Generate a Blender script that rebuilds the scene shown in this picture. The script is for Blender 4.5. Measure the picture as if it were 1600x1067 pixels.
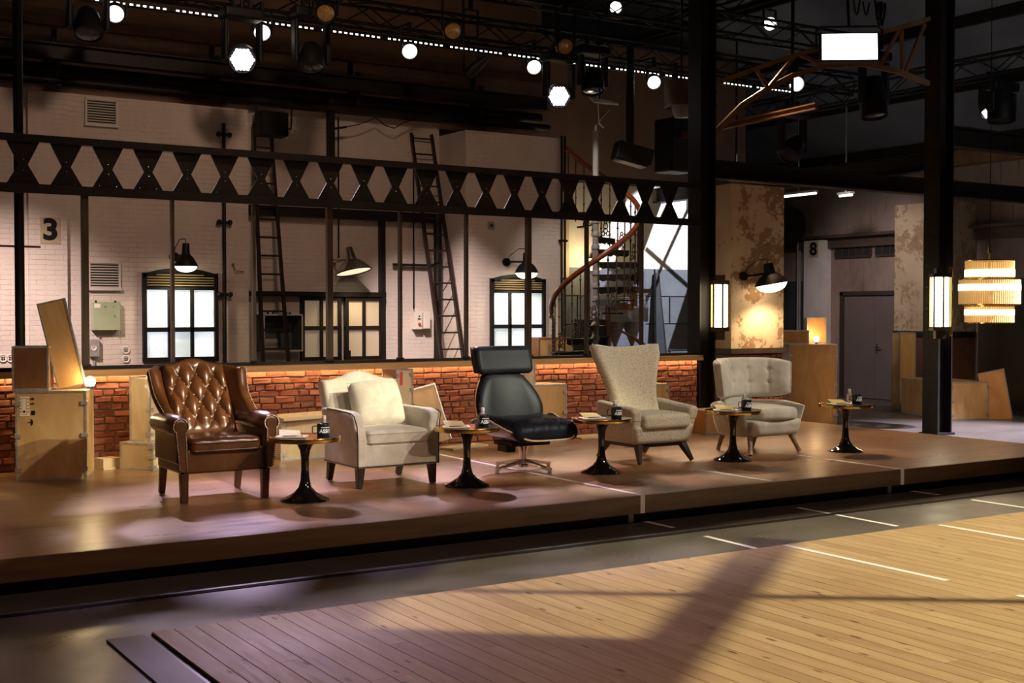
import bpy, bmesh, math, random
from mathutils import Vector, Matrix, Euler

for _o in list(bpy.data.objects):
    bpy.data.objects.remove(_o)
SC = bpy.context.scene
COL = SC.collection
PI = math.pi
R = math.radians
random.seed(7)

# ------------------------------------------------------------------ camera
cam = bpy.data.objects.new('camera', bpy.data.cameras.new('camera'))
COL.objects.link(cam)
cam.location = (0, 0, 1.69)
cam.rotation_euler = (R(90 - 1.318), 0, R(-32.4))
cam.data.sensor_width = 36
cam.data.lens = 43.515
cam.data.clip_end = 200
SC.camera = cam

# ------------------------------------------------------------------ world, exposure
SC.view_settings.view_transform = 'Standard'
SC.view_settings.look = 'None'
SC.view_settings.exposure = 0.0
SC.view_settings.gamma = 1
SC.view_settings.use_curve_mapping = False
world = bpy.data.worlds.new('studio_air')
SC.world = world
world.use_nodes = True
world.node_tree.nodes['Background'].inputs[0].default_value = (1.0, 0.80, 0.66, 1)
world.node_tree.nodes['Background'].inputs[1].default_value = 0.02

# ------------------------------------------------------------------ studio lights on the rig
def spot(name, loc, target, power, color, angle, blend=0.4, size=0.12):
    L = bpy.data.lights.new(name, 'SPOT')
    L.energy = power; L.color = color; L.spot_size = R(angle); L.spot_blend = blend
    L.shadow_soft_size = size
    o = bpy.data.objects.new(name, L); COL.objects.link(o)
    o.location = loc
    o.rotation_euler = (Vector(target) - Vector(loc)).to_track_quat('-Z', 'Y').to_euler()
    return o
LAV = (1.0, 0.76, 0.92)
WARM = (1.0, 0.76, 0.50)
CREAM = (1.0, 0.87, 0.70)
# back lights, one per par can of the rear truss, each for one seat
for _x, _tx in ((3.94, 3.2), (5.77, 4.7), (7.87, 6.2), (9.89, 7.6), (12.1, 9.2)):
    spot('back_light', (_x * .9867 - .12, 14.58, 5.08), (_tx, 9.15, 0.5), 2300 if _tx < 7 else 1450, LAV if _tx < 7 else (1.0, 0.74, 0.48), 23, 0.6, 0.06)
spot('wash_light', (5.20, 14.16, 4.66), (3.9, 8.5, 0.2), 1300, (0.92, 0.68, 1.0), 34, 0.8, 0.1)
spot('wash_light', (9.76, 14.18, 4.66), (8.0, 9.0, 0.0), 350, (1.0, 0.85, 0.8), 40, 0.7, 0.1)
# front lights over the audience side
for _x, _y, _z, _tx, _p in ((7.0, 2.2, 6.6, 2.8, 1350), (8.6, 2.6, 6.6, 4.7, 1300), (10.2, 3.2, 6.6, 6.4, 1150), (11.8, 3.6, 6.6, 8.0, 1000), (13.4, 4.2, 6.6, 9.6, 900)):
    spot('front_light', (_x, _y, _z), (_tx, 10.3, 0.8), _p, CREAM, 22, 0.35, 0.07)
spot('front_light', (9.5, -1.5, 5.0), (3.6, 11.3, 0.9), 1300, WARM, 15, 0.4, 0.07)
# yellow pool on the plank floor, broken by added unseen bars and flags
spot('floor_light', (12.2, 0.4, 7.6), (6.6, 4.6, 0.0), 9000, (1.0, 0.87, 0.52), 52, 0.3, 0.06)
spot('floor_wash', (3.0, -1.0, 7.0), (5.2, 6.4, 0.0), 900, (1.0, 0.58, 0.40), 74, 0.9, 0.2)
# painted brick wall
spot('wall_light', (1.0, 12.6, 5.0), (3.2, 16.0, 0.7), 2300, (1.0, 0.76, 0.67), 42, 1.0, 0.08)
spot('wall_light', (6.4, 13.0, 5.0), (9.3, 16.4, 0.8), 2300, (1.0, 0.79, 0.72), 36, 1.0, 0.05)
spot('wall_wash', (4.5, 9.0, 6.8), (6.4, 16.4, 2.2), 420, (1.0, 0.64, 0.44), 84, 0.9, 0.3)
# hard white light on the far blue dado wall behind the stair
spot('stair_light', (15.2, 13.5, 5.6), (14.4, 17.5, 2.5), 2000, (0.93, 0.94, 1.0), 34, 0.12, 0.03)
spot('stair_key', (8.6, 12.6, 6.0), (10.8, 14.8, 2.6), 520, (1.0, 0.86, 0.74), 34, 0.5, 0.04)
# right hand bay
spot('bay_light', (17.0, 8.2, 5.2), (15.2, 10.9, 0.0), 11000, (0.96, 0.86, 1.0), 40, 0.8, 0.1)
spot('door_light', (15.0, 14.2, 4.4), (19.0, 16.4, 1.6), 560, (1.0, 0.80, 0.74), 60, 1.0, 0.15)
spot('bay_light', (16.0, 8.0, 5.0), (17.0, 13.0, 0.5), 500, (1.0, 0.72, 0.42), 40, 0.8, 0.1)
spot('stage_end_light', (12.0, 13.2, 5.6), (11.2, 9.4, 0.2), 1100, (1.0, 0.62, 0.32), 60, 0.9, 0.1)
# added fill, no real lamp, lifting the roof of the right bay
spot('roof_fill', (14.6, 9.0, 4.6), (16.6, 15.0, 6.6), 35, (0.80, 0.90, 1.0), 110, 1.0, 0.3)

# ------------------------------------------------------------------ mesh helpers
def new_bm():
    return bmesh.new()

def _add(bm, verts, faces, M=None):
    vs = [bm.verts.new(M @ Vector(v) if M is not None else v) for v in verts]
    for f in faces:
        try:
            bm.faces.new([vs[i] for i in f])
        except ValueError:
            pass
    return vs

def box(bm, c, s, rot=None, M=None):
    hx, hy, hz = s[0] / 2, s[1] / 2, s[2] / 2
    m = Matrix.Translation(c)
    if rot is not None:
        m = m @ Euler(rot).to_matrix().to_4x4()
    if M is not None:
        m = M @ m
    v = [(x, y, z) for x in (-hx, hx) for y in (-hy, hy) for z in (-hz, hz)]
    f = [(0, 1, 3, 2), (4, 6, 7, 5), (0, 4, 5, 1), (2, 3, 7, 6), (0, 2, 6, 4), (1, 5, 7, 3)]
    _add(bm, v, f, m)

def bx(bm, x0, x1, y0, y1, z0, z1, M=None):
    box(bm, ((x0 + x1) / 2, (y0 + y1) / 2, (z0 + z1) / 2), (abs(x1 - x0), abs(y1 - y0), abs(z1 - z0)), M=M)

def frame_of(d, up=(0, 0, 1)):
    d = Vector(d).normalized(); up = Vector(up)
    if abs(d.dot(up)) > 0.98:
        up = Vector((0, 1, 0))
    x = up.cross(d).normalized(); y = d.cross(x)
    return x, y, d

def bar(bm, p, q, w, h=None, w2=None, h2=None, up=(0, 0, 1)):
    p = Vector(p); q = Vector(q); h = h or w
    w2 = w if w2 is None else w2; h2 = h if h2 is None else h2
    x, y, d = frame_of(q - p, up)
    v = []
    for c, a, b in ((p, w / 2, h / 2), (q, w2 / 2, h2 / 2)):
        v += [c - x * a - y * b, c + x * a - y * b, c + x * a + y * b, c - x * a + y * b]
    _add(bm, v, [(3, 2, 1, 0), (4, 5, 6, 7), (0, 1, 5, 4), (1, 2, 6, 5), (2, 3, 7, 6), (3, 0, 4, 7)])

def tube(bm, pts, r, seg=8, M=None, closed=False):
    pts = [Vector(p) for p in pts]; n = len(pts)
    rs = r if isinstance(r, (list, tuple)) else [r] * n
    rings = []
    t0 = (pts[1] - pts[0]).normalized()
    x, y, _ = frame_of(t0)
    for i, p in enumerate(pts):
        a = pts[i - 1] if (i > 0 or closed) else pts[i]
        b = pts[(i + 1) % n] if (i < n - 1 or closed) else pts[i]
        t = (b - a).normalized()
        x = (x - t * x.dot(t)).normalized(); y = t.cross(x)
        rings.append([p + (x * math.cos(2 * PI * k / seg) + y * math.sin(2 * PI * k / seg)) * rs[i] for k in range(seg)])
    v = [c for rg in rings for c in rg]
    f = []
    for i in range(n if closed else n - 1):
        j = (i + 1) % n
        for k in range(seg):
            l = (k + 1) % seg
            f.append((i * seg + k, i * seg + l, j * seg + l, j * seg + k))
    if not closed:
        f.append(tuple(range(seg))[::-1]); f.append(tuple((n - 1) * seg + k for k in range(seg)))
    _add(bm, v, f, M)

def lathe(bm, prof, seg=24, M=None, a0=0.0, a1=2 * PI):
    full = abs(a1 - a0 - 2 * PI) < 1e-6
    v = []; idx = []
    ns = seg if full else seg + 1
    for (r, z) in prof:
        row = []
        if r < 1e-6:
            v.append((0, 0, z)); row = [len(v) - 1] * ns
        else:
            for k in range(ns):
                a = a0 + (a1 - a0) * k / seg
                v.append((r * math.cos(a), r * math.sin(a), z)); row.append(len(v) - 1)
        idx.append(row)
    f = []
    for i in range(len(prof) - 1):
        for k in range(seg):
            l = (k + 1) % ns
            q = [idx[i][k], idx[i][l], idx[i + 1][l], idx[i + 1][k]]
            q2 = []
            for e in q:
                if e not in q2:
                    q2.append(e)
            if len(q2) >= 3:
                f.append(tuple(q2))
    _add(bm, v, f, M)

def prism(bm, poly, y0, y1, M=None):
    n = len(poly)
    v = [(x, y0, z) for x, z in poly] + [(x, y1, z) for x, z in poly]
    f = [tuple(range(n)), tuple(range(2 * n - 1, n - 1, -1))]
    f += [(i, i + n, (i + 1) % n + n, (i + 1) % n) for i in range(n)]
    _add(bm, v, f, M)

def ball(bm, c, r, seg=8, rows=5, M=None, sq=1.0):
    prof = [(r * math.sin(PI * i / rows), -r * sq * math.cos(PI * i / rows)) for i in range(rows + 1)]
    prof[0] = (0, -r * sq); prof[-1] = (0, r * sq)
    m = Matrix.Translation(c)
    lathe(bm, prof, seg, m if M is None else M @ m)

def rb(bm, size, r, center=(0, 0, 0), fn=None, n=6, k=3, rot=None, M=None):
    """box with rounded edges; fn bends its points"""
    half = [s / 2 for s in size]
    ax = []
    for h in half:
        rr = min(r, h * 0.98)
        a = [-h + rr * (1 - math.tan(PI / 4 * (1 - i / k))) for i in range(k + 1)]
        m = [-(h - rr) + 2 * (h - rr) * i / n for i in range(1, n)]
        ax.append(a + m + [-t for t in a[::-1]])
    N = [len(a) for a in ax]
    cache = {}; verts = []
    m4 = Matrix.Translation(center)
    if rot is not None:
        m4 = m4 @ Euler(rot).to_matrix().to_4x4()
    if M is not None:
        m4 = M @ m4
    def vid(i, j, l):
        key = (i, j, l)
        if key not in cache:
            p = Vector((ax[0][i], ax[1][j], ax[2][l]))
            q = Vector([max(-(half[d] - min(r, half[d] * .98)), min(half[d] - min(r, half[d] * .98), p[d])) for d in range(3)])
            d = p - q
            if d.length > 1e-9:
                p = q + d.normalized() * min(r, min(half) * .98)
            if fn:
                p = Vector(fn(p))
            cache[key] = len(verts); verts.append(m4 @ p)
        return cache[key]
    faces = []
    for d in range(3):
        a, b = [(1, 2), (2, 0), (0, 1)][d]
        for side in (0, N[d] - 1):
            for i in range(N[a] - 1):
                for j in range(N[b] - 1):
                    q = []
                    for (ii, jj) in ((i, j), (i + 1, j), (i + 1, j + 1), (i, j + 1)):
                        t = [0, 0, 0]; t[d] = side; t[a] = ii; t[b] = jj
                        q.append(vid(*t))
                    faces.append(tuple(q if side else q[::-1]))
    _add(bm, verts, faces)

def grade(n, e=0.07):
    return [0, e * .13, e * .4, e] + [e + (1 - 2 * e) * i / n for i in range(1, n)] + [1 - e, 1 - e * .4, 1 - e * .13, 1]

def sheet(bm, fn, nu, nv, th, front=None, e=0.07, M=None):
    """thick curved panel with rounded rim: fn(u,v) is its middle surface"""
    us, vs_ = grade(nu, e), grade(nv, e)
    def fac(t):
        d = min(t, 1 - t); s = min(1.0, d / e)
        return math.sqrt(max(0, 1 - (1 - s) ** 2))
    P = {}; F = []; verts = []
    A = {}; B = {}
    for i, u in enumerate(us):
        for j, v in enumerate(vs_):
            p = Vector(fn(u, v)); h = 0.004
            du = Vector(fn(min(1, u + h), v)) - Vector(fn(max(0, u - h), v))
            dv = Vector(fn(u, min(1, v + h))) - Vector(fn(u, max(0, v - h)))
            nn = du.cross(dv)
            nn = nn.normalized() if nn.length > 1e-12 else Vector((0, -1, 0))
            t = th(u, v) if callable(th) else th
            f = min(fac(u), fac(v))
            ex = front(u, v) * f if front else 0
            if f < 1e-6:
                verts.append(p); A[i, j] = B[i, j] = len(verts) - 1
            else:
                verts.append(p + nn * (t / 2 * f + ex)); A[i, j] = len(verts) - 1
                verts.append(p - nn * (t / 2 * f)); B[i, j] = len(verts) - 1
    for i in range(len(us) - 1):
        for j in range(len(vs_) - 1):
            F.append((A[i, j], A[i + 1, j], A[i + 1, j + 1], A[i, j + 1]))
            F.append((B[i, j + 1], B[i + 1, j + 1], B[i + 1, j], B[i, j]))
    _add(bm, verts, F, M)

def mk(name, bm, mat, parent=None, loc=None, rot=None, ang=38, bevel=0, recalc=True):
    if bevel:
        bmesh.ops.bevel(bm, geom=list(bm.edges), offset=bevel, segments=1, affect='EDGES')
    if recalc:
        bmesh.ops.recalc_face_normals(bm, faces=list(bm.faces))
    me = bpy.data.meshes.new(name)
    bm.to_mesh(me); bm.free()
    if ang:
        for p in me.polygons:
            p.use_smooth = True
        me.set_sharp_from_angle(angle=R(ang))
    o = bpy.data.objects.new(name, me); COL.objects.link(o)
    if mat is not None:
        me.materials.append(mat)
    if name in ('buttons', 'nailheads', 'rivets', 'screws', 'holes', 'knobs', 'small_print', 'handling_marks', 'red_border', 'switches', 'clamps', 'led_lenses', 'jambs', 'conduit'):
        if name not in ('jambs', 'clamps', 'conduit', 'red_border'):
            o['kind'] = 'stuff'
    if parent is not None:
        o.parent = parent
    if loc is not None:
        o.location = loc
    if rot is not None:
        o.rotation_euler = rot
    return o

def tag(o, label, cat, group=None, kind=None):
    if label: o['label'] = label
    if cat: o['category'] = cat
    if group: o['group'] = group
    if kind: o['kind'] = kind
    return o

def thing(name, loc, label, cat, group=None, rotz=0.0, rot=None):
    o = bpy.data.objects.new(name, None); COL.objects.link(o)
    o.empty_display_size = 0.1
    o.location = loc
    o.rotation_euler = rot if rot is not None else (0, 0, rotz)
    return tag(o, label, cat, group)

def one(name, bm, mat, label, cat, group=None, **k):
    return tag(mk(name, bm, mat, **k), label, cat, group)

def struct(name, bm, mat, label, cat='structure', **k):
    o = mk(name, bm, mat, **k)
    return tag(o, label, cat, None, 'structure')

def copy_tree(o, parent=None):
    c = o.copy(); COL.objects.link(c)
    if parent is not None:
        c.parent = parent
    for ch in list(o.children):
        copy_tree(ch, c)
    return c

def text_mesh(txt, size, depth=0.0):
    cu = bpy.data.curves.new('lettering', 'FONT')
    cu.body = txt; cu.size = size; cu.extrude = depth
    cu.align_x = 'CENTER'; cu.align_y = 'CENTER'; cu.offset = size * .035
    o = bpy.data.objects.new('lettering', cu); COL.objects.link(o)
    bpy.context.view_layer.update()
    me = bpy.data.meshes.new_from_object(o.evaluated_get(bpy.context.evaluated_depsgraph_get()))
    bpy.data.objects.remove(o); bpy.data.curves.remove(cu)
    return me

# ------------------------------------------------------------------ materials
class NT:
    def __init__(s, name):
        s.m = bpy.data.materials.new(name); s.m.use_nodes = True
        s.t = s.m.node_tree; s.b = s.t.nodes['Principled BSDF']
    def n(s, typ, **k):
        x = s.t.nodes.new(typ)
        for a, v in k.items():
            setattr(x, a, v)
        return x
    def l(s, a, b):
        s.t.links.new(a, b)
    def coord(s, scale=(1, 1, 1), which='Object', rand=False, rot=(0, 0, 0)):
        tc = s.n('ShaderNodeTexCoord'); mp = s.n('ShaderNodeMapping')
        mp.inputs['Scale'].default_value = scale; mp.inputs['Rotation'].default_value = rot
        s.l(tc.outputs[which], mp.inputs[0])
        if rand:
            oi = s.n('ShaderNodeObjectInfo'); ma = s.n('ShaderNodeMath', operation='MULTIPLY'); ma.inputs[1].default_value = 37.0
            s.l(oi.outputs['Random'], ma.inputs[0])
            cb = s.n('ShaderNodeCombineXYZ')
            for i in range(3):
                s.l(ma.outputs[0], cb.inputs[i])
            s.l(cb.outputs[0], mp.inputs['Location'])
        return mp.outputs[0]
    def noise(s, vec, scale, detail=4, rough=.55, dist=0):
        x = s.n('ShaderNodeTexNoise'); x.inputs['Scale'].default_value = scale
        x.inputs['Detail'].default_value = detail; x.inputs['Roughness'].default_value = rough
        x.inputs['Distortion'].default_value = dist
        s.l(vec, x.inputs['Vector']); return x.outputs['Fac']
    def ramp(s, fac, stops, interp='LINEAR'):
        x = s.n('ShaderNodeValToRGB'); x.color_ramp.interpolation = interp
        el = x.color_ramp.elements
        while len(el) < len(stops):
            el.new(0.5)
        for e, (p, c) in zip(el, stops):
            e.position = p; e.color = (*c, 1) if len(c) == 3 else c
        s.l(fac, x.inputs[0]); return x.outputs[0]
    def mix(s, fac, a, b, mode='MIX'):
        x = s.n('ShaderNodeMix', data_type='RGBA', blend_type=mode)
        for sock, v in ((x.inputs[0], fac), (x.inputs[6], a), (x.inputs[7], b)):
            if hasattr(v, 'is_linked'):
                s.l(v, sock)
            elif isinstance(v, (int, float)):
                sock.default_value = v
            else:
                sock.default_value = (*v, 1)
        return x.outputs[2]
    def bump(s, h, strength=.3, dist=.01):
        x = s.n('ShaderNodeBump'); x.inputs['Strength'].default_value = strength; x.inputs['Distance'].default_value = dist
        s.l(h, x.inputs['Height']); s.l(x.outputs[0], s.b.inputs['Normal'])
    def set(s, **k):
        for a, v in k.items():
            a = {'base': 'Base Color', 'rough': 'Roughness', 'metal': 'Metallic', 'coat': 'Coat Weight', 'coat_rough': 'Coat Roughness', 'sheen': 'Sheen Weight', 'spec': 'Specular IOR Level', 'trans': 'Transmission Weight', 'alpha': 'Alpha', 'ior': 'IOR', 'emit': 'Emission Color', 'estr': 'Emission Strength'}[a]
            i = s.b.inputs[a]
            if hasattr(v, 'is_linked'):
                s.l(v, i)
            elif isinstance(v, tuple):
                i.default_value = (*v, 1)
            else:
                i.default_value = v
        return s.m

def pm(name, c, c2=None, scale=6, stretch=(1, 1, 1), lo=.35, hi=.65, rough=.5, metal=0, bump=0, bscale=60, bdist=.004, coat=0, rand=True, sheen=0, spec=.5, detail=4):
    t = NT(name)
    v = t.coord(stretch, rand=rand)
    if c2 is not None:
        t.set(base=t.ramp(t.noise(v, scale, detail), [(lo, c), (hi, c2)]))
    else:
        t.set(base=c)
    if bump:
        t.bump(t.noise(v, bscale, 3), bump, bdist)
    return t.set(rough=rough, metal=metal, coat=coat, sheen=sheen, spec=spec)

def em(name, c, s, base=(.8, .8, .8)):
    t = NT(name); return t.set(base=base, emit=c, estr=s, rough=.4)

MAT = {}
MAT['steel'] = pm('painted_dark_steel', (.006, .005, .0045), (.014, .010, .008), 3, rough=.5, bump=.15, bscale=40, spec=.3)
MAT['steel_brown'] = pm('brown_patina_steel', (.045, .030, .018), (.085, .058, .032), 5, stretch=(1, 1, .3), rough=.4, metal=.3)
MAT['black'] = pm('black_housing', (.005, .005, .0055), rough=.55, spec=.3)
MAT['blackgloss'] = pm('black_lacquer', (.006, .005, .006), rough=.06, coat=.6)
MAT['marble'] = (lambda t: t.set(base=t.ramp(t.noise(t.coord((1, 1, 1)), 9, 8, .7, 1.2), [(.45, (.02, .02, .022)), (.62, (.10, .10, .105)), (.66, (.02, .02, .022))]), rough=.08))(NT('dark_marble'))
MAT['brass'] = pm('brass', (.72, .46, .15), (.60, .36, .10), 8, rough=.22, metal=1)
MAT['chrome'] = pm('polished_aluminium', (.75, .74, .73), rough=.16, metal=1)
MAT['galv'] = pm('galvanised_strip', (.40, .39, .38), (.56, .55, .53), 18, rough=.42, metal=.7, bump=.2)
MAT['alu'] = pm('brushed_aluminium_shade', (.50, .47, .43), (.68, .65, .60), 5, rough=.3, metal=1)
MAT['white_plastic'] = pm('white_plastic', (.85, .85, .88), rough=.35)
MAT['tape'] = pm('white_tape', (.78, .76, .80), rough=.55)
MAT['paper'] = pm('paper', (.78, .74, .62), (.84, .80, .70), 8, rough=.8)
MAT['olive_cover'] = pm('olive_card', (.50, .42, .12), (.58, .50, .18), 6, rough=.5)
MAT['mug'] = pm('navy_enamel', (.012, .016, .03), rough=.3, coat=.3)
MAT['print'] = em('white_print', (.8, .85, .9), .15, (.85, .88, .9))
MAT['ink'] = pm('black_ink', (.012, .011, .012), rough=.85, spec=.1)
MAT['redink'] = pm('red_ink', (.55, .06, .04), rough=.7)
MAT['label'] = pm('paper_label', (.75, .66, .48), (.80, .72, .54), 12, rough=.7)
MAT['bottle'] = (lambda t: t.set(base=(.80, .82, .92), rough=.08, trans=.85, ior=1.4))(NT('clear_bottle'))

def leather():
    t = NT('brown_leather'); v = t.coord()
    c = t.ramp(t.noise(v, 5, 5), [(.3, (.070, .024, .008)), (.7, (.140, .052, .018))])
    t.bump(t.noise(v, 150, 3), .16, .002)
    return t.set(base=c, rough=.30, coat=.25, coat_rough=.22)
MAT['leather'] = leather()
def bleather():
    t = NT('black_leather'); v = t.coord()
    t.bump(t.noise(v, 220, 3), .12, .0015)
    t.b.inputs['Specular Tint'].default_value = (.70, .82, 1.0, 1)
    return t.set(base=t.ramp(t.noise(v, 4, 3), [(.3, (.007, .008, .013)), (.7, (.016, .017, .024))]), rough=.42, spec=.13)
MAT['bleather'] = bleather()
def velvet(name, c, c2, sh=.5):
    t = NT(name); v = t.coord()
    t.bump(t.noise(v, 300, 2), .15, .001)
    return t.set(base=t.ramp(t.noise(v, 7, 5, .6, .6), [(.35, c), (.65, c2)]), rough=.78, sheen=sh)
MAT['cream'] = velvet('cream_velvet', (.50, .47, .42), (.66, .63, .57))
MAT['grey_velvet'] = velvet('grey_velvet', (.45, .44, .385), (.58, .57, .50))
def tweed():
    t = NT('beige_tweed')
    a = t.noise(t.coord((45, 45, 230)), 1.0, 3, .7); b = t.noise(t.coord((230, 230, 40)), 1.0, 3, .7)
    c = t.mix(.5, t.ramp(a, [(.36, (.06, .055, .045)), (.50, (.58, .53, .41))]), t.ramp(b, [(.38, (.10, .09, .08)), (.50, (.54, .49, .38))]))
    t.bump(a, .3, .002)
    return t.set(base=c, rough=.9, sheen=.2)
MAT['tweed'] = tweed()
MAT['darkwood'] = pm('dark_walnut', (.010, .006, .005), (.022, .012, .009), 8, stretch=(6, 6, 1), rough=.35)
MAT['mahogany'] = pm('mahogany_leg', (.055, .018, .008), (.10, .035, .014), 8, stretch=(6, 6, 1), rough=.35)
MAT['greywood'] = pm('greyed_beech', (.20, .16, .11), (.28, .22, .15), 8, stretch=(6, 6, 1), rough=.5)
MAT['walnut_ply'] = pm('walnut_ply', (.10, .030, .010), (.19, .065, .022), 5, stretch=(2, 9, 9), rough=.3, coat=.3)
MAT['ply_edge'] = pm('pale_ply_edge', (.62, .48, .30), (.70, .56, .36), 30, rough=.5)
MAT['redwood'] = pm('red_handrail_wood', (.16, .038, .014), (.26, .07, .024), 8, rough=.25, coat=.4)
MAT['nail'] = pm('bronze_nailhead', (.13, .10, .07), rough=.3, metal=1)
MAT['piping'] = pm('dark_nail_trim', (.05, .045, .04), rough=.4, metal=.6)
def plymat(name, a, b, d):
    t = NT(name); v = t.coord((1.4, 1.4, .45), rand=True)
    n1 = t.noise(v, 3.2, 6, .6, 1.4)
    c = t.ramp(n1, [(.30, a), (.55, b), (.75, d)])
    k = t.noise(t.coord((3, 3, .6), rand=True), 3.5, 2)
    c = t.mix(t.ramp(k, [(.70, (0, 0, 0)), (.76, (.5, .5, .5))]), c, tuple(x * .35 for x in a))
    t.bump(t.noise(t.coord((40, 40, 4)), 2, 3), .08, .002)
    return t.set(base=c, rough=.5, coat=.08)
MAT['ply'] = plymat('plywood', (.42, .24, .085), (.52, .32, .13), (.60, .41, .19))
MAT['ply_pale'] = plymat('pale_plywood', (.48, .36, .20), (.56, .44, .27), (.62, .51, .34))
MAT['ply_orange'] = plymat('orange_plywood', (.46, .20, .055), (.56, .27, .085), (.62, .34, .13))
MAT['ply_dark'] = plymat('brown_plywood', (.14, .055, .018), (.20, .085, .028), (.25, .11, .04))

def stage_mat():
    t = NT('stage_laminate')
    br = t.n('ShaderNodeTexBrick'); t.l(t.coord(), br.inputs['Vector'])
    br.inputs['Scale'].default_value = 1; br.inputs['Brick Width'].default_value = 1.28; br.inputs['Row Height'].default_value = .19
    br.inputs['Mortar Size'].default_value = .0015; br.inputs['Color1'].default_value = (.205, .105, .048, 1); br.inputs['Color2'].default_value = (.285, .155, .076, 1); br.inputs['Mortar'].default_value = (.14, .07, .035, 1)
    g = t.ramp(t.noise(t.coord((.5, 9, 9)), 3.0, 6, .6, .3), [(.3, (.165, .082, .036)), (.7, (.31, .172, .085))])
    c = t.mix(.55, br.outputs['Color'], g)
    return t.set(base=c, rough=t.ramp(t.noise(t.coord((.7, 6, 6)), 2, 4), [(.3, (.27,) * 3), (.7, (.36,) * 3)]))
MAT['stage'] = stage_mat()
MAT['fascia'] = pm('fascia_wood', (.085, .046, .020), (.13, .072, .032), 4, stretch=(.5, 5, 5), rough=.36, rand=False)
def plank_mat():
    t = NT('pine_plank'); v = t.coord((7, .7, 1), rand=True)
    c = t.ramp(t.noise(v, 2.0, 6, .6, .8), [(.25, (.27, .175, .095)), (.55, (.39, .28, .165)), (.8, (.46, .35, .22))])
    oi = t.n('ShaderNodeObjectInfo')
    c = t.mix(.28, c, t.ramp(oi.outputs['Random'], [(0, (.24, .13, .06)), (.5, (.42, .28, .15)), (1, (.50, .37, .22))]))
    vo = t.n('ShaderNodeTexVoronoi'); vo.inputs['Scale'].default_value = 1.0
    t.l(t.coord((9, 2.6, 1), rand=True), vo.inputs['Vector'])
    kn = t.ramp(vo.outputs['Distance'], [(.0, (1, 1, 1)), (.075, (.9, .9, .9)), (.13, (0, 0, 0))])
    c = t.mix(kn, c, (.085, .04, .018))
    t.bump(t.noise(v, 14, 3), .08, .002)
    return t.set(base=c, rough=t.ramp(t.noise(v, 5, 3), [(.3, (.50,) * 3), (.7, (.62,) * 3)]), spec=.35)
MAT['plank'] = plank_mat()
def concrete_mat():
    t = NT('polished_concrete'); v = t.coord()
    c = t.ramp(t.noise(v, 1.6, 8, .6), [(.3, (.085, .076, .074)), (.7, (.115, .104, .100))])
    sp = t.noise(t.coord((3.0, 11, 1)), 2.2, 2, .5)
    c = t.mix(t.ramp(sp, [(.70, (0, 0, 0)), (.74, (.5, .5, .5))]), c, (.19, .17, .17))
    r = t.ramp(t.noise(v, 2.0, 5), [(.35, (.27,) * 3), (.65, (.38,) * 3)])
    t.bump(t.noise(v, 60, 3), .05, .002)
    return t.set(base=c, rough=r)
MAT['concrete'] = concrete_mat()
def white_brick(name, c1, c2, dirt, strength=.5):
    t = NT(name)
    tc = t.n('ShaderNodeTexCoord'); sp = t.n('ShaderNodeSeparateXYZ'); t.l(tc.outputs['Object'], sp.inputs[0])
    ad = t.n('ShaderNodeMath', operation='ADD'); t.l(sp.outputs[0], ad.inputs[0]); t.l(sp.outputs[1], ad.inputs[1])
    cb = t.n('ShaderNodeCombineXYZ'); t.l(ad.outputs[0], cb.inputs[0]); t.l(sp.outputs[2], cb.inputs[1])
    wob = t.noise(tc.outputs['Object'], 3.5, 3)
    vm = t.n('ShaderNodeVectorMath', operation='ADD'); t.l(cb.outputs[0], vm.inputs[0])
    w2 = t.n('ShaderNodeMath', operation='MULTIPLY'); w2.inputs[1].default_value = .03; t.l(wob, w2.inputs[0])
    c3 = t.n('ShaderNodeCombineXYZ'); t.l(w2.outputs[0], c3.inputs[1]); t.l(c3.outputs[0], vm.inputs[1])
    br = t.n('ShaderNodeTexBrick'); t.l(vm.outputs[0], br.inputs['Vector'])
    br.inputs['Scale'].default_value = 1.0; br.inputs['Brick Width'].default_value = .22; br.inputs['Row Height'].default_value = .062
    br.inputs['Mortar Size'].default_value = .004; br.inputs['Mortar Smooth'].default_value = .6
    n = t.noise(tc.outputs['Object'], 1.1, 8, .6)
    col = t.ramp(n, [(.3, c1), (.7, c2)])
    mort = t.mix(t.ramp(t.noise(tc.outputs['Object'], 2.6, 4), [(.45, (.0,) * 3), (.65, (.55,) * 3)]), (0, 0, 0), br.outputs['Fac'], 'MIX')
    col = t.mix(mort, col, dirt)
    col = t.mix(t.ramp(t.noise(tc.outputs['Object'], 14, 5), [(.68, (0, 0, 0)), (.76, (.45,) * 3)]), col, dirt)
    inv = t.n('ShaderNodeMath', operation='SUBTRACT'); inv.inputs[0].default_value = 1; t.l(br.outputs['Fac'], inv.inputs[1])
    h = t.n('ShaderNodeMath', operation='ADD'); t.l(inv.outputs[0], h.inputs[0])
    nn = t.noise(tc.outputs['Object'], 22, 4); t.l(nn, h.inputs[1])
    t.bump(h.outputs[0], strength, .008)
    return t.set(base=col, rough=.62)
MAT['whitebrick'] = white_brick('white_painted_brick', (.54, .47, .43), (.66, .59, .55), (.26, .18, .14))
MAT['brownbrick'] = white_brick('soot_brown_brick', (.17, .105, .07), (.25, .155, .105), (.08, .05, .033))
MAT['bluebrick'] = white_brick('blue_grey_brick', (.13, .14, .20), (.19, .20, .27), (.08, .08, .12), .8)
MAT['blueblock'] = pm('blue_grey_block', (.145, .16, .19), (.19, .21, .24), 2.5, rough=.6, bump=.2, bscale=30, rand=False)
MAT['whiteblock'] = pm('white_block', (.60, .57, .55), (.72, .70, .69), 2.2, rough=.6, bump=.3, bscale=18, rand=False)
MAT['creamwall'] = pm('cream_wall', (.52, .43, .32), (.64, .55, .43), 1.6, rough=.65, bump=.15, bscale=24, rand=False)
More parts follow.
